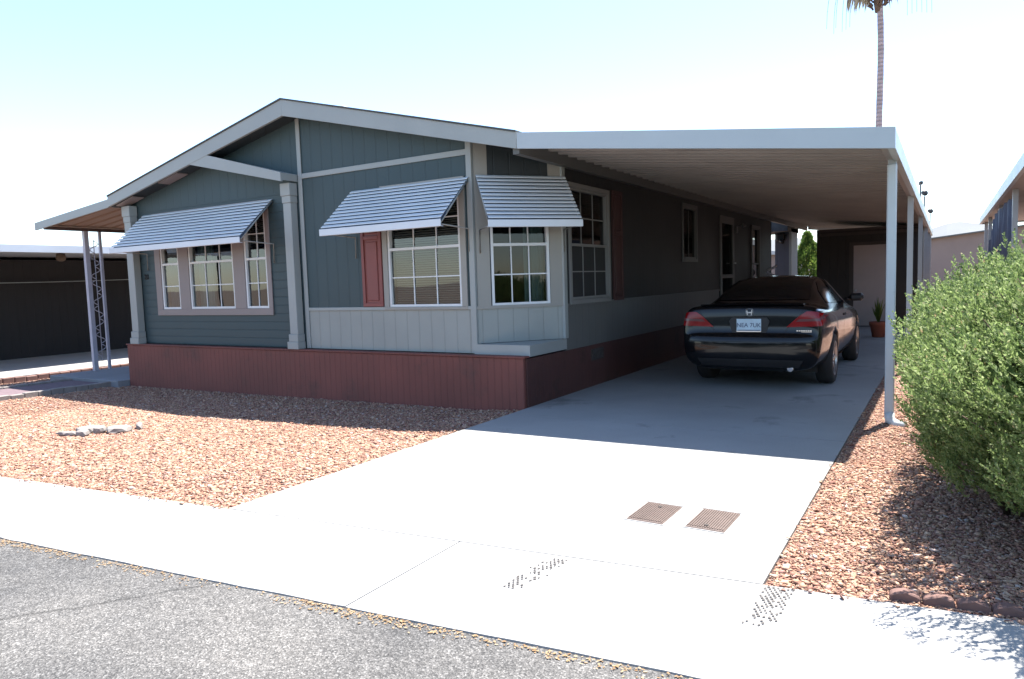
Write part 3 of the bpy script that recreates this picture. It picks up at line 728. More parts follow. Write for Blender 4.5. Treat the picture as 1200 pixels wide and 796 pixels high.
# ------------------------------------------------------------------ carport
cp = thing('carport', (-2.2, 16, 0), 'long white metal carport with ribbed roof attached to the side of the blue home', 'carport')
CY0, CY1 = 6.93, 26.4
cx0, cx1 = -4.115, -.385
uz = lambda x: 3.06 + (x - cx0) / (cx1 - cx0) * (2.63 - 3.06)        # deck underside
def deck(thick, dz, name, mat):
    m = MB(); y = CY0 + .05; pts = []
    while y < CY1:
        for dy, h in ((0, 0), (.165, 0), (.168, -.058), (.222, -.058), (.225, 0), (.26, 0)):
            if dy == .26: continue
            pts.append((y + dy, h))
        y += .26
    pr = None
    for y, h in pts:
        cur = [m.bm.verts.new((x, y, uz(x) + h + dz)) for x in (cx0 - .05, cx1 - .03)]
        if pr: m.bm.faces.new((pr[0], pr[1], cur[1], cur[0]))
        pr = cur
    return m.build(name, mat, cp)
deck(0, .045, 'ceiling', 'deck_under'); deck(0, .055, 'roof_deck', 'deck_top')
m = MB(); m.prism([(cx0 + .002, CY0, 2.975), (cx1, CY0, 2.52), (cx1, CY0, 2.70), (cx0 + .002, CY0, 3.152)], (0, .03, 0)); m.build('fascia', 'white', cp)
m = MB(); m.box(cx1 - .022, cx1 - .001, CY0 + .031, CY1, 2.53, 2.695); m.box(cx1 - .06, cx1 - .023, CY0 + .031, CY1, 2.53, 2.545); m.build('fascia', 'white', cp)
m = MB(); m.prism([(cx0 + .02, CY1 + .002, 2.95), (cx1, CY1 + .002, 2.52), (cx1, CY1 + .002, 2.70), (cx0 + .02, CY1 + .002, 3.13)], (0, .03, 0)); m.build('fascia', 'white', cp)
m = MB(); m.box(-4.195, -4.112, CY0 + .05, CY1, 2.925, 3.16); m.build('ledger', 'trim_dull', cp)
m = MB(); m.box(-.505, -.415, CY0 + .12, CY1 - .1, 2.545, 2.622, .004); m.build('beam', 'deck_under', cp)
def post(x, y, zt, zb=-.1):
    m = MB(); s = .034
    m.box(x - s, x + s, y - s, y + s, zb, zt, .006)
    m.box(x - s - .004, x - s + .012, y - s - .004, y - s + .012, zb, zt); m.box(x + s - .012, x + s + .004, y - s - .004, y - s + .012, zb, zt)
    p = m.build('post', 'post', cp); return p
PY_ = [7.83, 11.9, 16.6, 21.1, 24.4, 26.2]
for y in PY_: post(-.455, y, 2.55, -.06)
m = MB()                                         # downspout elbow at the foot of the first post
m.box(-.497, -.413, 7.735, 7.79, .03, 2.50, .012); m.tube([(-.455, 7.76, .10), (-.45, 7.75, .035), (-.40, 7.72, .0), (-.31, 7.69, -.01)], [.045, .047, .045, .042], 10); m.build('downspout', 'post', cp)
for x, y, z, r in ((-.42, 17.6, 2.86, .065), (-.42, 24.0, 2.90, .075), (-.42, 15.0, 2.84, .035)):
    m = MB(); m.tube([(x, y, z - .3), (x, y, z + .16)], .012, 8); m.lathe((x, y, z + .16 + r), (.4, -.8, .3), [(.02, -.05), (r * .7, -.02), (r, .0), (r, .02), (r * .7, .035), (.02, .05)], 16); m.build('roof_vent', 'black', cp)

# ------------------------------------------------------------------ porch cover left of the house
pc = thing('porch_cover', (-13.6, 8.2, 0), 'ribbed metal porch cover on slim posts left of the blue home', 'porch cover')
px0, px1, pz0, pz1 = -14.88, -12.31, 2.82, 3.10
pu = lambda x: pz0 + (x - px0) / (px1 - px0) * (pz1 - pz0) - .01
m = MB(); pr = None; y = 6.98
while y < 11.4:
    for dy, h in ((0, 0), (.17, 0), (.19, .05), (.24, .05), (.26, 0)):
        if dy == .26: continue
        cur = [m.bm.verts.new((x, y + dy, pu(x) + h)) for x in (px0 + .02, px1)]
        if pr: m.bm.faces.new((pr[0], pr[1], cur[1], cur[0]))
        pr = cur
    y += .26
m.build('roof_deck', paint('porch deck', (.24, .15, .10), .55, .1, 1.5), pc)
m = MB(); m.prism([(px0, 6.932, 2.755), (px1 - .02, 6.932, 2.985), (px1 - .02, 6.932, 3.125), (px0, 6.932, 2.895)], (0, .03, 0)); m.build('fascia', 'trim', pc)
m = MB(); m.box(-14.64, -14.56, 6.97, 11.3, 2.755, 2.815); m.build('beam', paint('beam brown', (.09, .06, .055), .6, .1, 2.), pc)
for y, s in ((7.71, .043), (7.99, .026)):
    m = MB(); m.box(-14.6 - s, -14.6 + s, y - s, y + s, -.04, 2.755, .004); m.build('post', 'iron', pc)
m = MB()
for k in range(9):                               # scrollwork between the posts
    z = .25 + k * .26
    pts = [(-14.6, 7.755 + .105 + .085 * math.sin(a) * (1 if k % 2 else -1), z + .24 * a / 6.283) for a in np.linspace(0, 6.283, 13)]
    m.tube(pts, .009, 5)
m.tube([(-14.6, 7.86, .15), (-14.6, 7.86, 2.6)], .008, 5); m.build('scrollwork', 'iron', pc)
m = MB(); m.box(-14.6 - .03, -14.6 + .03, 11.0, 11.06, -.1, 2.755); m.build('post', 'iron', pc)

# ------------------------------------------------------------------ shed under the far end of the carport
sh = thing('storage_shed', (-1.7, 21, 0), 'dark shed with a pinkish door closing the far end of the carport', 'shed')
SY = 21.0
m = MB(); m.box(-3.03, -.52, SY, 24.1, -.05, 2.62); m.build('wall', 'shed', sh)
m = MB(); m.box(-3.03, -.52, SY - .02, SY - .002, 2.44, 2.52); m.box(-3.03, -.52, SY - .018, SY - .002, 2.55, 2.62)
m.box(-2.22, -2.12, SY - .022, SY - .002, 0, 2.24); m.box(-1.35, -1.25, SY - .022, SY - .002, 0, 2.24); m.box(-2.12, -1.35, SY - .022, SY - .002, 2.16, 2.24); m.build('trim', 'shed_trim', sh)
m = MB(); m.box(-2.115, -1.355, SY - .016, SY - .001, .02, 2.155)
sd = m.build('door', 'door_paint', sh)
m = MB(); m.lathe((-2.05, SY - .016, .96), (0, -1, 0), [(.012, 0), (.012, .03), (.03, .04), (.03, .06), (.01, .07)], 12); m.build('knob', 'galv', sd)

pot = thing('flower_pot', (-1.27, 17.7, 0), 'orange terracotta flower pot on the drive in front of the shed', 'flower pot')
m = MB(); m.lathe((-1.27, 17.7, 0), ZD, [(.12, 0), (.13, .02), (.175, .26), (.19, .27), (.195, .34), (.175, .345), (.16, .30)], 24); m.build('pot', 'terra', pot)
m = MB()
for k in range(40):
    a = rng.uniform(0, 6.28); r = rng.uniform(.02, .16); h = rng.uniform(.25, .6)
    m.tube([(-1.27, 17.7, .28), (-1.27 + r * .5 * math.cos(a), 17.7 + r * .5 * math.sin(a), .3 + h * .6), (-1.27 + r * math.cos(a), 17.7 + r * math.sin(a), .3 + h)], [.006, .01, .002], 4)
m.build('plant', 'conifer', pot)

gr = thing('barbecue_grill', (-3.85, 20.0, 0), 'dark covered barbecue grill against the wall near the rear gap', 'grill')
m = MB(); m.lathe((-3.82, 19.75, 1.0), YD, [(.05, 0), (.26, .02), (.28, .1), (.28, .55), (.26, .63), (.05, .65)], 18); m.build('hood', 'grill', gr)
m = MB(); m.box(-4.08, -3.56, 19.78, 20.38, .78, .98, .02); m.build('firebox', 'grill', gr)
for x in (-4.02, -3.62):
    for y in (19.84, 20.32):
        m = MB(); m.box(x - .02, x + .02, y - .02, y + .02, 0, .78); m.build('leg', 'black', gr)
m = MB(); m.tube([(-3.95 + .12 * math.sin(a), 19.66, 1.3 + .05 * a) for a in np.linspace(0, 8, 24)], .03, 8); m.build('hose', 'iron', gr)

# ------------------------------------------------------------------ the car
CS = 1.04
car = thing('parked_car', (-2.15, 9.24, 0), 'black two door coupe parked under the carport, rear end towards the street', 'car')
ORG[car.name] = V((0, 0, 0))                       # its parts are modelled about the car's own origin
car.scale = (CS * .965, CS, CS)
ST = [  # y, halfwidth, zbottom, zshoulder, roof half width, z roof edge, z roof centre
 (.025, .58, .40, .58, .45, .60, .60), (.045, .74, .33, .655, .55, .665, .665), (.07, .835, .28, .69, .60, .70, .70), (.092, .855, .26, .72, .62, .73, .735),
 (.100, .862, .25, .97, .64, .985, .99), (.125, .868, .24, 1.025, .66, 1.05, 1.062), (.23, .874, .23, 1.03, .66, 1.058, 1.075), (.45, .888, .22, 1.02, .66, 1.045, 1.062),
 (.78, .90, .20, 1.0, .63, 1.055, 1.075), (1.15, .905, .19, .985, .575, 1.235, 1.262), (1.55, .905, .19, .97, .55, 1.345, 1.385), (2.0, .905, .19, .955, .55, 1.385, 1.428),
 (2.5, .905, .19, .94, .555, 1.365, 1.41), (2.95, .905, .19, .925, .59, 1.205, 1.245), (3.4, .90, .19, .905, .66, .975, 1.01), (3.8, .895, .19, .88, .64, .915, .945),
 (4.3, .87, .20, .80, .58, .83, .855), (4.62, .80, .22, .70, .5, .715, .725), (4.76, .66, .30, .60, .4, .61, .615)]
bm = bmesh.new(); rings = []
for (y, w_, zb, zs, rw, zr, zc) in ST:
    half = [(0, zb), (.8 * w_, zb), (.97 * w_, zb + min(.12, (zs - zb) * .3)), (w_, zb + (zs - zb) * .55), (.985 * w_, zs - (zs - zb) * .13), (.91 * w_, zs), (max(rw, .1) + .02, zr - .015 if zr - zs > .1 else (zs + zr) / 2), (rw - .06, zr), (0, zc)]
    ring = [bm.verts.new((x, y, z)) for x, z in half] + [bm.verts.new((-x, y, z)) for x, z in half[-2:0:-1]]
    rings.append(ring)
nn = len(rings[0])
for i in range(len(rings) - 1):
    for k in range(nn): bm.faces.new((rings[i][k], rings[i][(k + 1) % nn], rings[i + 1][(k + 1) % nn], rings[i + 1][k]))
bm.faces.new(rings[0][::-1]); bm.faces.new(rings[-1])
bmesh.ops.recalc_face_normals(bm, faces=bm.faces)
me = bpy.data.meshes.new('body'); bm.to_mesh(me); bm.free()
tmp = bpy.data.objects.new('tmp', me); COL.objects.link(tmp)
md = tmp.modifiers.new('s', 'SUBSURF'); md.levels = 2; md.render_levels = 2
AX = (1.02, 3.69)
cut = MB()
for y in AX: cut.lathe((-1.2, y, .325), XD, [(.375, 0), (.375, .58), ], 40); cut.lathe((.62, y, .325), XD, [(.375, 0), (.375, .58)], 40)
cme = bpy.data.meshes.new('cut'); cut.bm.to_mesh(cme); cut.bm.free(); cob = bpy.data.objects.new('cut', cme); COL.objects.link(cob)
bo = tmp.modifiers.new('b', 'BOOLEAN'); bo.object = cob; bo.operation = 'DIFFERENCE'; bo.solver = 'EXACT'
bpy.context.view_layer.update()
dg = bpy.context.evaluated_depsgraph_get(); ev = tmp.evaluated_get(dg); body_me = bpy.data.meshes.new_from_object(ev)
bpy.data.objects.remove(tmp); bpy.data.objects.remove(cob)
for p in body_me.polygons: p.use_smooth = True
body_me.name = 'body'; body_me.materials.clear()
bbm = bmesh.new(); bbm.from_mesh(body_me); BVH = BVHTree.FromBMesh(bbm); bbm.free()
link('body', body_me, 'paint_car', car)
def patch(name, poly, axis, mat, off=.006, res=.03, parent=car, thick=0, side=1, label=None):
    """lay a panel of 2D outline `poly` onto the body: axis 'y-' seen from behind (x,z), 'y+' from ahead, 'x' from the side (y,z)"""
    us = [p[0] for p in poly]; vs = [p[1] for p in poly]
    nu = max(2, int((max(us) - min(us)) / res)); nv = max(2, int((max(vs) - min(vs)) / res))
    def hitp(a, b):
        if axis == 'y-': h = BVH.ray_cast(V((a, -1, b)), V((0, 1, 0)))
        elif axis == 'y+': h = BVH.ray_cast(V((a, 6, b)), V((0, -1, 0)))
        elif axis == 'z': h = BVH.ray_cast(V((a, b, 3)), V((0, 0, -1)))
        else: h = BVH.ray_cast(V((2 * side, a, b)), V((-side, 0, 0)))
        return None if h[0] is None else h[0] + h[1] * off
    # outline resampled, fan-free: clip a grid by the polygon using quads inside + boundary mesh through triangulation
    tb = bmesh.new(); dense = []
    n = len(poly)
    for i in range(n):
        a, b = V(poly[i]), V(poly[(i + 1) % n]); k = max(1, int((b - a).length / res))
        for j in range(k): dense.append(a + (b - a) * j / k)
    f = tb.faces.new([tb.verts.new((p[0], p[1], 0)) for p in dense])
    for u0 in np.linspace(min(us), max(us), nu + 1)[1:-1]:
        bmesh.ops.bisect_plane(tb, geom=tb.verts[:] + tb.edges[:] + tb.faces[:], plane_co=(u0, 0, 0), plane_no=(1, 0, 0))
    for v0 in np.linspace(min(vs), max(vs), nv + 1)[1:-1]:
        bmesh.ops.bisect_plane(tb, geom=tb.verts[:] + tb.edges[:] + tb.faces[:], plane_co=(0, v0, 0), plane_no=(0, 1, 0))
    bad = []
    for v in tb.verts:
        h = hitp(v.co.x, v.co.y)
        if h is None: bad.append(v)
        else: v.co = h
    bmesh.ops.delete(tb, geom=bad, context='VERTS')
    bmesh.ops.recalc_face_normals(tb, faces=tb.faces)
    me = bpy.data.meshes.new(name); tb.to_mesh(me); tb.free()
    for p in me.polygons: p.use_smooth = True
    return link(name, me, mat, parent, label)
patch('rear_window', [(-.60, 1.09), (.60, 1.09), (.525, 1.375), (-.525, 1.375)], 'y-', 'car_glass')
patch('windscreen', [(-.60, 1.02), (.60, 1.02), (.50, 1.34), (-.50, 1.34)], 'y+', 'car_glass')
for sd_ in (1, -1):
    patch('side_window', [(1.10, 1.03), (1.98, 1.0), (1.98, 1.34), (1.58, 1.30), (1.3, 1.19)], 'x', 'car_glass', side=sd_)
    patch('side_window', [(2.04, 1.0), (3.05, .97), (2.78, 1.22), (2.45, 1.32), (2.04, 1.335)], 'x', 'car_glass', side=sd_)
    # tail light: rear face part and the wrap round the corner
    tl = patch('taillight', [(.45 * sd_, .785), (.85 * sd_, .80), (.866 * sd_, .93), (.80 * sd_, .965), (.69 * sd_, .975), (.60 * sd_, .92)], 'y-', 'lens_red', .012, .02)
    patch('lens', [(.10, .80), (.36, .85), (.26, .91), (.10, .93)], 'x', 'lens_red', .010, .02, parent=tl, side=sd_)
    patch('reflector', [(.56 * sd_, .85), (.855 * sd_, .86), (.858 * sd_, .89), (.60 * sd_, .882)], 'y-', 'lens_clear', .016, .02, parent=tl)
    patch('reflector', [(.10, .868), (.30, .885), (.28, .912), (.10, .908)], 'x', 'lens_clear', .014, .02, parent=tl, side=sd_)
    m = MB(); m.lathe((.80 * sd_, 2.98, 1.02), (sd_, 0, 0), [(.02, -.02), (.03, .06)], 8)
    cx_ = .80 * sd_ + .15 * sd_
    prof = [(0, .02), (.06, .035), (.085, .09), (.075, .14), (.02, .165), (-.02, .165)]
    m.box(min(cx_ - .1, cx_ + .1), max(cx_ - .1, cx_ + .1), 2.90, 3.04, .985, 1.10, .035); m.build('mirror', 'black', car)
    patch('door_handle', [(2.02, .82), (2.22, .815), (2.22, .85), (2.02, .855)], 'x', 'black', .014, .03, side=sd_)
    patch('sill', [(1.48, .235), (3.25, .235), (3.25, .27), (1.48, .27)], 'x', 'black', .01, .06, side=sd_)
for sd_ in (1, -1):
    patch('door_gap', [(1.93, .30), (1.938, .30), (1.955, .95), (1.947, .95)], 'x', 'black', .003, .05, side=sd_)
    patch('trunk_gap', [(.43 * sd_, .73), (.438 * sd_, .73), (.662 * sd_, .985), (.654 * sd_, .985)], 'y-', 'black', .004, .04)
patch('bumper_trim', [(-.78, .60), (.78, .60), (.78, .612), (-.78, .612)], 'y-', 'black', .004, .05)
patch('bumper', [(-.60, .30), (.60, .30), (.66, .395), (-.66, .395)], 'y-', 'black', .008, .05)
m = MB(); m.box(-.80, .80, .095, .14, .712, .718); m.build('bumper_gap', 'black', car)
# spoiler lip
m = MB(); pts = [(x, .10 + .05 * (x / .72) ** 2, 1.048 + .014 * math.cos(x * 2)) for x in np.linspace(-.64, .64, 17)]
for i in range(16):
    a, b = V(pts[i]), V(pts[i + 1]); m.obox(a, b - a, V((0, .12, -.002)), V((0, .01, .013)))
m.build('spoiler', 'paint_car', car)
# plate recess, plate, lettering, badge
m = MB(); m.prism([(-.21, .078, .71), (.21, .078, .71), (.25, .078, .86), (.21, .078, .905), (-.21, .078, .905), (-.25, .078, .86)], (0, .06, 0)); m.build('plate_recess', 'black', car)
m = MB(); m.box(-.1525, .1525, .064, .072, .735, .888, .003)
pl = m.build('licence_plate', 'plate', car)
m = MB(); text_into(m, 'NEA 7UK', .074, (0, .0625, .808), (1, 0, 0), (0, 0, 1), (0, -1, 0), .002); m.box(-.145, .145, .062, .0638, .742, .752); m.build('lettering', 'plate_ink', pl)
m = MB(); m.box(-.152, .152, .060, .066, .728, .738); m.build('plate_frame', 'chrome', pl)
m = MB(); zc = .965; yb = .098
for sx in (-1, 1):
    m.prism([(sx * .018, yb, zc - .035), (sx * .030, yb, zc - .035), (sx * .038, yb, zc + .032), (sx * .026, yb, zc + .032)], (0, .012, 0))
    m.tube([(sx * .046, yb + .004, zc + .038), (sx * .040, yb + .004, zc - .040)], .004, 6)
m.box(-.022, .022, yb + .001, yb + .012, zc - .008, zc + .006); m.tube([(-.046, yb + .004, zc + .038), (0, yb + .004, zc + .044), (.046, yb + .004, zc + .038)], .004, 6); m.tube([(-.040, yb + .004, zc - .040), (0, yb + .004, zc - .043), (.040, yb + .004, zc - .040)], .004, 6)
m.build('emblem', 'alloy', car)
m = MB()
for k in range(7):
    m.box(.575 + k * .026, .575 + k * .026 + .019, .067, .072, .738, .752)
m.box(.63, .75, .067, .072, .728, .733); m.build('model_badge', 'chrome', car)
m = MB(); m.tube([(.5, .06, .285), (.5, .3, .285)], .035, 12); m.build('exhaust', 'chrome', car)
def wheel(x, y, sd_):
    o = V((x, y, .325))
    m = MB(); m.lathe(o - V((sd_ * .11, 0, 0)), (sd_, 0, 0), [(.215, 0), (.30, .005), (.322, .03), (.327, .11), (.322, .19), (.30, .215), (.225, .217), (.215, .19)], 40); t = m.build('wheel', 'tyre', car)
    m = MB(); f = o + V((sd_ * .075, 0, 0))
    m.lathe(o + V((sd_ * .02, 0, 0)), (sd_, 0, 0), [(.222, -.12), (.222, .085), (.205, .085), (.20, .02), (.06, .0), (.01, .0)], 40)
    for k in range(7):
        a = 2 * math.pi * k / 7; d = V((0, math.cos(a), math.sin(a))); e = V((0, -math.sin(a), math.cos(a)))
        m.obox(f + d * .045 - e * .022 - V((sd_ * .02, 0, 0)), d * .165, e * .044, V((sd_ * .03, 0, 0)), .006)
    m.lathe(f - V((sd_ * .02, 0, 0)), (sd_, 0, 0), [(.055, 0), (.055, .03), (.03, .04)], 20); m.build('rim', 'alloy', t)
for y in AX:
    for sd_ in (1, -1): wheel(.79 * sd_, y, sd_)
m = MB(); m.box(-.72, .72, .7, 4.1, .17, .3); m.build('underbody', 'black', car)

# ------------------------------------------------------------------ small things in the yard
def lid(cx_, cy_, a, label):
    o = thing('utility_cover', (cx_, cy_, 0), label, 'ground cover', 'rusty utility covers in the drive')
    u = V((math.cos(a), math.sin(a), 0)); v = V((-math.sin(a), math.cos(a), 0)); c = V((cx_, cy_, 0))
    hw, hh = .118, .185
    m = MB(); m.obox(c - u * hw - v * hh + V((0, 0, -.02)), u * 2 * hw, v * 2 * hh, V((0, 0, .026)), .006)
    for k in range(15):
        t = -hw + .014 + k * (2 * hw - .028) / 14
        m.obox(c + u * (t - .0040) - v * (hh - .02) + V((0, 0, .0061)), u * .008, v * (2 * hh - .04), V((0, 0, .005)))
    m.build('lid', 'rust', o)
    m = MB(); m.lathe(c + v * (.1 if cx_ < -1.4 else -.13) + V((0, 0, .006)), ZD, [(.014, 0), (.014, .009), (.004, .009)], 12); m.build('lift_hole', 'seam', o)
    m = MB(); z = .002
    for p, q in ((-1, 0), (1, 0), (0, -1), (0, 1)):
        if q == 0: m.obox(c + u * (p * (hw + .012) - .004) - v * (hh + .016) + V((0, 0, .0)), u * .008, v * (2 * hh + .032), V((0, 0, .004)))
        else: m.obox(c + v * (q * (hh + .012) - .004) - u * (hw + .008) + V((0, 0, .0)), u * (2 * hw + .016), v * .008, V((0, 0, .004)))
    m.build('rim_joint', 'walk', o)
lid(-1.56, 4.21, -.02, 'rusty ribbed utility cover in the drive, the one nearer the home'); lid(-1.195, 4.235, -.02, 'rusty ribbed utility cover in the drive, the one nearer the shrub')

def stone(name, x, y, z, sx, sy, sz, rot, mat, label, cat, group):
    bm = bmesh.new(); bmesh.ops.create_icosphere(bm, subdivisions=2, radius=1)
    for v in bm.verts:
        n_ = 1 + .16 * math.sin(v.co.x * 4.1 + x * 9) + .12 * math.sin(v.co.y * 5.3 + y * 7) + random.uniform(-.07, .07)
        v.co = V((v.co.x * sx * n_, v.co.y * sy * n_, max(-.3, min(.62, v.co.z)) * sz * 1.4))
    me = bpy.data.meshes.new(name); bm.to_mesh(me); bm.free()
    o = link(name, me, mat); o.location = (x, y, z); o.rotation_euler = (random.uniform(-.12, .12), random.uniform(-.12, .12), rot)
    return tag(o, label, cat, group)
for x, y, dz, sx, sy, sz, r, lb in ((-8.27, 4.22, .035, .13, .13, .05, .3, 'flat white stone, biggest and leftmost of the pale pile'), (-7.96, 4.40, .035, .13, .12, .05, 1., 'broad white stone on the right side of the pale pile'),
                                (-8.08, 4.07, .03, .08, .07, .05, .1, 'small stone at the front of the pile between the two white ones'), (-8.26, 4.00, .03, .13, .06, .03, .4, 'thin pale slab lying in front of the white stones'),
                                (-7.95, 4.64, .035, .12, .04, .045, -.5, 'narrow grey stone sticking out behind the pale pile'), (-8.11, 4.27, .04, .07, .08, .05, .7, 'middle stone wedged between the two white ones of the pale pile')):
    stone('flat_stone', x, y, gz(x, y) + dz, sx, sy, sz, r, 'pale_rock', lb, 'stone', 'pale flat stones on the gravel')

# scalloped edging blocks along the sidewalk
proto = None
u_ = V((.993, .119, 0))
for k in range(9):
    x = -.135 + k * .132; y = FAR(x) + .05
    if proto is None:
        m = MB(); n = 9; poly = [(-.063, 0, -.08)] + [(-.063 * math.cos(a), 0, .026 + .026 * math.sin(a)) for a in np.linspace(0, math.pi, n)] + [(.063, 0, -.08)]
        m.prism(poly, (0, .055, 0)); bmesh.ops.bevel(m.bm, geom=[e for e in m.bm.edges], offset=.006, segments=1, affect='EDGES')
        o = m.build('edging_block', 'block'); proto = o
    else:
        o = proto.copy(); COL.objects.link(o)
    o.location = (x, y, -.02 + random.uniform(-.004, .004)); o.rotation_euler = (random.uniform(-.05, .05), random.uniform(-.05, .05), math.atan2(.119, .993) + random.uniform(-.04, .04))
    lb = ['sunlit scalloped edging block at the left end of the row along the sidewalk', 'second sunlit scalloped edging block from the left end of the row', 'third scalloped block from the left end of the row, first in shrub shade',
          'fourth scalloped block from the left end, in deep shade under the shrub', 'fifth scalloped block from the left end of the shaded row'][k] if k < 5 else 'scalloped edging block further along the shaded row below the shrub'
    tag(o, lb, 'edging block', 'scalloped blocks edging the gravel')

# ------------------------------------------------------------------ plants
def leaf_mesh(name, P, D, Ln, Wd, mat, parent, loc):
    """P base points, D directions, one folded leaf each"""
    n = len(P); up = rng.normal(0, 1, (n, 3)); sd_ = np.cross(D, up); sd_ /= np.linalg.norm(sd_, axis=1)[:, None] + 1e-9
    nr = np.cross(sd_, D)
    q = np.stack([P, P + D * (Ln * .5)[:, None] + sd_ * (Wd * .5)[:, None] + nr * (Wd * .12)[:, None], P + D * Ln[:, None], P + D * (Ln * .5)[:, None] - sd_ * (Wd * .5)[:, None] + nr * (Wd * .12)[:, None]], 1)
    q = q.reshape(-1, 3) - np.array(loc)
    f = (np.array([(0, 1, 2, 3)])[None] + (np.arange(n) * 4)[:, None, None]).reshape(-1, 4)
    return link(name, raw_mesh(name, q, f, 4), mat, parent)
def unit(a): return a / (np.linalg.norm(a, axis=-1, keepdims=True) + 1e-9)

def shrub():
    loc = (.8, 5.6, 0)
    o = thing('shrub', loc, 'big loose light green shrub beside the carport post at the drive edge', 'shrub')
    lobes = [((1.10, 4.50, .96), (1.26, 1.26, .74)), ((.58, 6.1, .80), (.82, 1.0, .76)), ((.80, 7.5, .78), (.98, 1.0, .74)), ((.48, 5.25, .82), (.70, .85, .72)), ((.72, 4.75, .58), (.64, .64, .52)), ((.46, 5.15, .52), (.58, .68, .48)), ((.85, 4.35, .52), (.60, .55, .46))]
    cnt = [9500, 5600, 2800, 4600, 3600, 3200, 2600]
    Ps, Ds, Ls, Ws = [], [], [], []
    sticks = MB()
    for (c, r), nsp in zip(lobes, cnt):
        c = np.array(c); r = np.array(r)
        d = unit(rng.normal(0, 1, (nsp, 3))); d = d[d[:, 2] > -.72]
        rad = np.where(rng.random(len(d)) < .72, rng.uniform(.84, 1.0, len(d)), rng.uniform(.4, .84, len(d)))
        # clumpy outline: radius varies in lumps over the surface
        lump = 1 + .11 * np.sin(d[:, 0] * 7 + c[1] * 3) * np.sin(d[:, 2] * 6 + 1) + .08 * np.sin(d[:, 1] * 11 + d[:, 2] * 9) + .05 * np.sin(d[:, 0] * 23 + d[:, 1] * 17)
        base = c + d * r * (rad * lump)[:, None]
        ax = unit(d * [.7, .7, .35] + np.array([0, 0, .85]) + rng.normal(0, .22, d.shape))
        ln = rng.uniform(.07, .17, len(d))
        NL = 22
        for k in range(NL):
            t = (k + rng.random(len(d))) / NL
            p = base + ax * (ln * (t - .3))[:, None]
            dd = unit(ax * .85 + unit(rng.normal(0, 1, ax.shape)) * .62)
            Ps.append(p); Ds.append(dd); Ls.append(rng.uniform(.018, .032, len(d)) * (1.15 - .5 * t)); Ws.append(rng.uniform(.0075, .0125, len(d)))
        for i in range(0, len(d), 60):
            b = V(base[i]); root = V((c[0] + rng.uniform(-.12, .12), c[1] + rng.uniform(-.15, .15), -.05)); mid = root.lerp(b, .55) + V((rng.uniform(-.08, .08), rng.uniform(-.08, .08), .03))
            sticks.tube([root, mid, b], [.014, .008, .003], 5)
    for (c, r), nsp in zip(lobes, cnt):                    # older, bigger leaves filling the heart of the bush
        n2 = nsp * 2; d = unit(rng.normal(0, 1, (n2, 3))); q = np.array(c) + d * np.array(r) * (rng.random(n2) ** .5 * .80)[:, None]
        Ps.append(q); Ds.append(unit(rng.normal(0, 1, (n2, 3)) + [0, 0, .5])); Ls.append(rng.uniform(.04, .075, n2)); Ws.append(rng.uniform(.018, .032, n2))
    P = np.concatenate(Ps); D = np.concatenate(Ds); Ln = np.concatenate(Ls); Wd = np.concatenate(Ws)
    k = (P[:, 2] > .02) & (P[:, 0] > -.25 + .02 * np.sin(P[:, 2] * 19 + P[:, 1] * 7)) & (rng.random(len(P)) < .9)
    leaf_mesh('foliage', P[k], D[k], Ln[k], Wd[k], 'leaf', o, loc)
    sticks.build('branches', 'bark', o)
shrub()

def conifer(x, y, h, r, label, nleaf=9000):
    o = thing('conifer_tree', (x, y, -.2), label, 'tree')
    m = MB(); m.tube([(x, y, -.2), (x, y, h * .6), (x, y, h * .95)], [.09, .05, .01], 8); m.build('trunk', 'bark', o)
    t = rng.random(nleaf) ** .75; a = rng.uniform(0, 6.283, nleaf)
    prof = np.where(t < .25, .7 + 1.2 * t, 1.0 - (t - .25) / .75) ** .8
    lump = 1 + .26 * np.sin(a * 3 + t * 9) + .24 * np.sin(a * 5 - t * 23)
    rr = r * prof * lump * rng.uniform(.45, 1, nleaf) ** .5
    P = np.stack([x + rr * np.cos(a), y + rr * np.sin(a), .15 + t * (h - .1)], 1)
    D = unit(np.stack([np.cos(a) * .6, np.sin(a) * .6, np.full(nleaf, .7)], 1) + rng.normal(0, .3, (nleaf, 3)))
    leaf_mesh('crown', P, D, rng.uniform(.08, .2, nleaf), rng.uniform(.03, .07, nleaf), 'conifer', o, (x, y, -.2))
conifer(-5.15, 33, 3.1, .72, 'pointed green conifer seen through the gap at the rear of the carport')
conifer(-4.35, 35, 2.3, .85, 'lower rounded conifer to the right of the pointed one behind the carport')

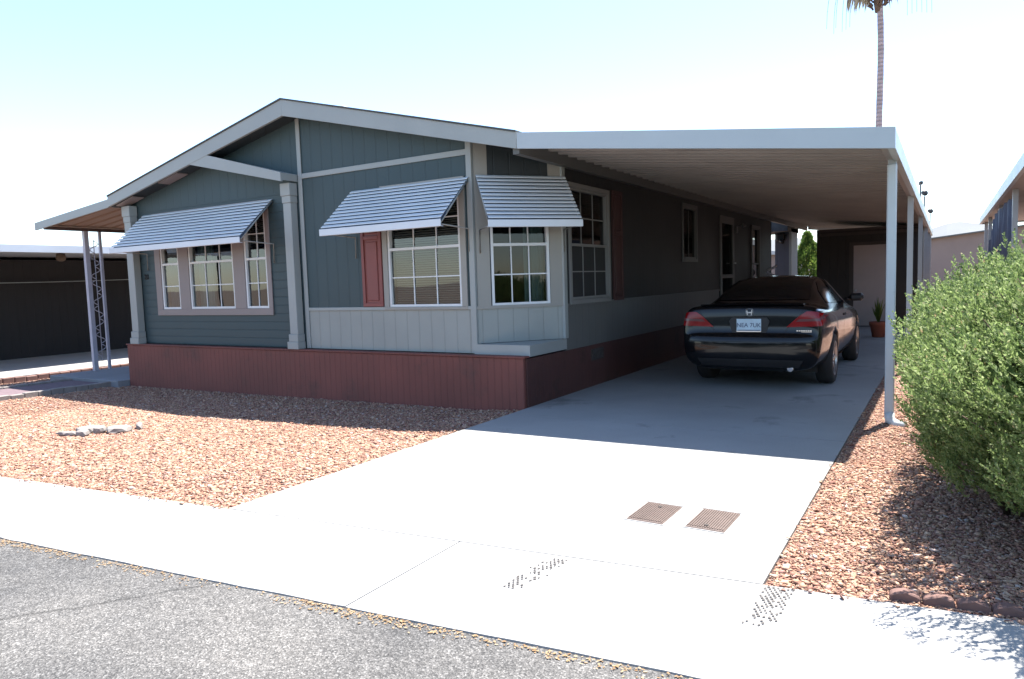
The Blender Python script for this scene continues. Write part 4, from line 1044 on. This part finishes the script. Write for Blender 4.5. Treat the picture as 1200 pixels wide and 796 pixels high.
def palm():
    x, y = -2.42, 32; zt = 12.0
    o = thing('palm_tree', (x + .2, y, -.2), 'tall slim palm rising behind the carport roof, crown cut by the frame', 'palm tree')
    pts = [(x + .22 - .2 * t + .05 * math.sin(t * 9), y, -.2 + t * (zt + .2)) for t in np.linspace(0, 1, 26)]
    m = MB(); m.tube(pts, [.125 - .02 * t + (.007 if i % 2 else 0) for i, t in enumerate(np.linspace(0, 1, 26))], 14); m.build('trunk', 'palmbark', o)
    m = MB(); m.tube([(x, y, zt - .5), (x, y, zt - .1), (x, y, zt + .5)], [.12, .17, .18], 12)
    for k in range(40):
        a = rng.uniform(0, 6.28); m.tube([(x + .22 * math.cos(a), y + .22 * math.sin(a), zt - .35 + rng.uniform(0, .4)), (x + .5 * math.cos(a), y + .5 * math.sin(a), zt + rng.uniform(-.1, .3))], [.04, .01], 5)
    m.build('boot', 'bark', o)
    P, D, Ln, Wd = [], [], [], []
    m = MB()
    for k in range(34):
        a = rng.uniform(0, 6.283); el = rng.uniform(.12, 1.35); L_ = rng.uniform(1.0, 1.5)
        d = np.array([math.cos(a) * math.cos(el), math.sin(a) * math.cos(el), math.sin(el)]); hub = np.array([x, y, zt + .45]) + d * L_
        m.tube([(x, y, zt + .35), tuple(np.array([x, y, zt + .45]) + d * L_ * .5 + [0, 0, .05]), tuple(hub)], [.03, .02, .015], 5)
        sd_ = unit(np.cross(d, [0, 0, 1]))
        for q in np.linspace(-1.9, 1.9, 30):
            e = unit(d * math.cos(q) + sd_ * math.sin(q) + np.array([0, 0, -.25]))
            P.append(hub); D.append(e); Ln.append(rng.uniform(.75, 1.0)); Wd.append(.06)
    loc = (x + .2, y, -.2)
    leaf_mesh('crown', np.array(P), np.array(D), np.array(Ln), np.array(Wd), 'palmleaf', o, loc)
    m.build('stalks', 'palmleaf', o)
    P, D = [], []                                     # pale dead fronds hanging below the crown
    for k in range(120):
        a = rng.uniform(2.7, 4.1) if k < 90 else rng.uniform(-.8, .8); s_ = rng.uniform(.15, 1.0) if k < 90 else rng.uniform(.1, .7)
        P.append((x + s_ * math.cos(a), y + s_ * math.sin(a) * .6, zt + 1.0 - rng.uniform(0, .3))); D.append((math.cos(a) * .15, 0, -1))
    leaf_mesh('dead_fronds', np.array(P), unit(np.array(D)), rng.uniform(.7, 1.25, 120), rng.uniform(.08, .16, 120), 'deadleaf', o, loc)
    m = MB()                                          # arching flower stems
    for k in range(12):
        sg = -1 if k < 6 else 1; sp = 1.0 + .16 * (k % 6); dy = rng.uniform(-.5, .5)
        pts = [(x + sg * sp * (1 - (1 - t) ** 2), y + dy * t, zt + .7 + .9 * math.sin(t * 2.4) - 2.2 * t ** 2.4) for t in np.linspace(0, 1, 12)]
        m.tube(pts, [.018 - .012 * i / 11 for i in range(12)], 5)
    m.build('flower_stems', 'bark', o)
palm()

# ------------------------------------------------------------------ neighbours
nl = thing('neighbour_house', (-21, 14, -.1), 'dark brown neighbouring home under a flat white carport roof at the left edge', 'house')
m = MB(); m.box(-28, -20.4, 3.0, 26, -.1, 2.45); m.build('wall', 'nb_wall', nl)
m = MB(); m.box(-28, -17.0, 1.5, 26, 2.53, 2.60); m.build('roof', 'nb_roof', nl)
m = MB(); m.box(-17.03, -16.98, 1.5, 26, 2.46, 2.62); m.build('fascia', 'slat', nl)
m = MB(); m.tube([(-20.2, y, 1.93 - .07 * math.sin((y - 4) * .35)) for y in np.linspace(4, 18, 30)], .012, 5); m.build('cable', 'trim', nl)
m = MB(); m.lathe((-18.0, 8.9, 2.35), ZD, [(.02, .16), (.09, .15), (.11, .05), (.09, -.02), (.03, -.04)], 14); m.build('ceiling_lamp', 'bark', nl)
for y in (2.0, 11.9, 19):
    m = MB(); m.box(-17.12, -17.05, y, y + .07, -.1, 2.5); m.build('post', 'black', nl)

nr = thing('neighbour_carport', (2.5, 18, -.1), 'neighbouring white carport at the right edge with a grey tarp hung between posts', 'carport')
m = MB(); m.box(.86, 6.5, 9.0, 25, 2.80, 2.86); m.build('roof', 'deck_top', nr)
m = MB(); m.box(.86, 6.5, 9.03, 24.95, 2.76, 2.797); m.build('ceiling', 'deck_under', nr)
m = MB(); m.box(.80, .858, 9, 25, 2.72, 2.90); m.box(.86, 6.5, 24.96, 25.02, 2.72, 2.9); m.build('fascia', 'white', nr)
for y in (10.4, 14.5, 18.1, 22.4, 24.6):
    m = MB(); m.box(.92, 1.0, y, y + .08, -.1, 2.757); m.build('post', 'post', nr)
m = MB(); pr = None
for i in range(90):
    t = i / 89; y = 14.9 + t * 7.0
    def px_of(z, t=t, y=y): return .97 + .09 * math.sin(t * 60) * (.5 + .5 * (1 - z / 2.7)) + .04 * math.sin(t * 147 + z)
    top = 2.66 if t < .6 else 2.66 - (t - .6) ** 1.5 * 3.0
    cur = [m.bm.verts.new((px_of(z), y + .12 * math.sin(z * 3 + t * 9), z)) for z in np.linspace(.3, top, 9)]
    if pr:
        for k in range(8): m.bm.faces.new((pr[k], cur[k], cur[k + 1], pr[k + 1]))
    pr = cur
m.build('tarp', 'tarp', nr, smooth=True)
m = MB(); m.box(4.2, 6.5, 11, 25, -.1, 2.75); m.build('wall', 'stucco_g', nr)

fw = thing('stucco_house', (1.5, 40, -.2), 'pinkish stucco house beyond the shrub between the two carports', 'house')
m = MB(); m.prism([(-.75, 40, -.2), (9, 40, -.2), (9, 40, 3.0), (4.4, 40, 3.42), (-.75, 40, 2.88)], (0, 9, 0)); m.build('wall', 'stucco', fw)
m = MB(); m.prism([(-1., 39.7, 2.84), (4.4, 39.7, 3.41), (9.2, 39.7, 2.97), (9.2, 39.7, 3.03), (4.4, 39.7, 3.47), (-1., 39.7, 2.90)], (0, 9.5, 0)); m.build('roof', 'trim_dull', fw)
bw = thing('rear_house', (-8, 36, -.2), 'tan walled house glimpsed through the slot beside the rear storage room', 'house')
m = MB(); m.box(-12, -5.8, 35.5, 42, -.2, 2.35); m.build('wall', 'stucco', bw)
m = MB(); m.prism([(-12.3, 35.2, 2.36), (-5.5, 35.2, 2.36), (-8.9, 35.2, 2.75)], (0, 7, 0)); m.build('roof', 'nb_roof', bw)

op = thing('opposite_house', (-3, -13, -.2), 'low tan house across the street, visible only as reflections in the windows', 'house')
m = MB(); m.prism([(-12, -12, -.2), (-12, -12, 2.1), (-6, -12, 3.0), (1, -12, 2.1), (1, -12, -.2)], (0, -9, 0)); m.build('wall', paint('sage siding', (.05, .085, .075), .7, .1, 1.), op)
m = MB(); m.box(-12.05, 1.05, -12.02, -11.975, .75, .85); m.build('trim', 'white', op)
m = MB(); m.prism([(-12.6, -11.2, 2.02), (-6, -11.2, 3.05), (1.6, -11.2, 2.02), (1.6, -11.2, 2.24), (-6, -11.2, 3.27), (-12.6, -11.2, 2.24)], (0, -10, 0)); m.build('roof', 'nb_roof', op)
for a in (-10.5, -7.2, -3.5):
    m = MB(); m.box(a, a + 1.5, -12.0, -11.97, 1.0, 1.9); m.build('window', 'car_glass', op)
m = MB(); m.box(1.65, 6.5, -20, -11.4, 2.2, 2.4); m.build('carport_roof', 'deck_top', op)
for x in (1.7, 6.3):
    m = MB(); m.box(x, x + .08, -11.9, -11.82, -.2, 2.2); m.build('post', 'post', op)
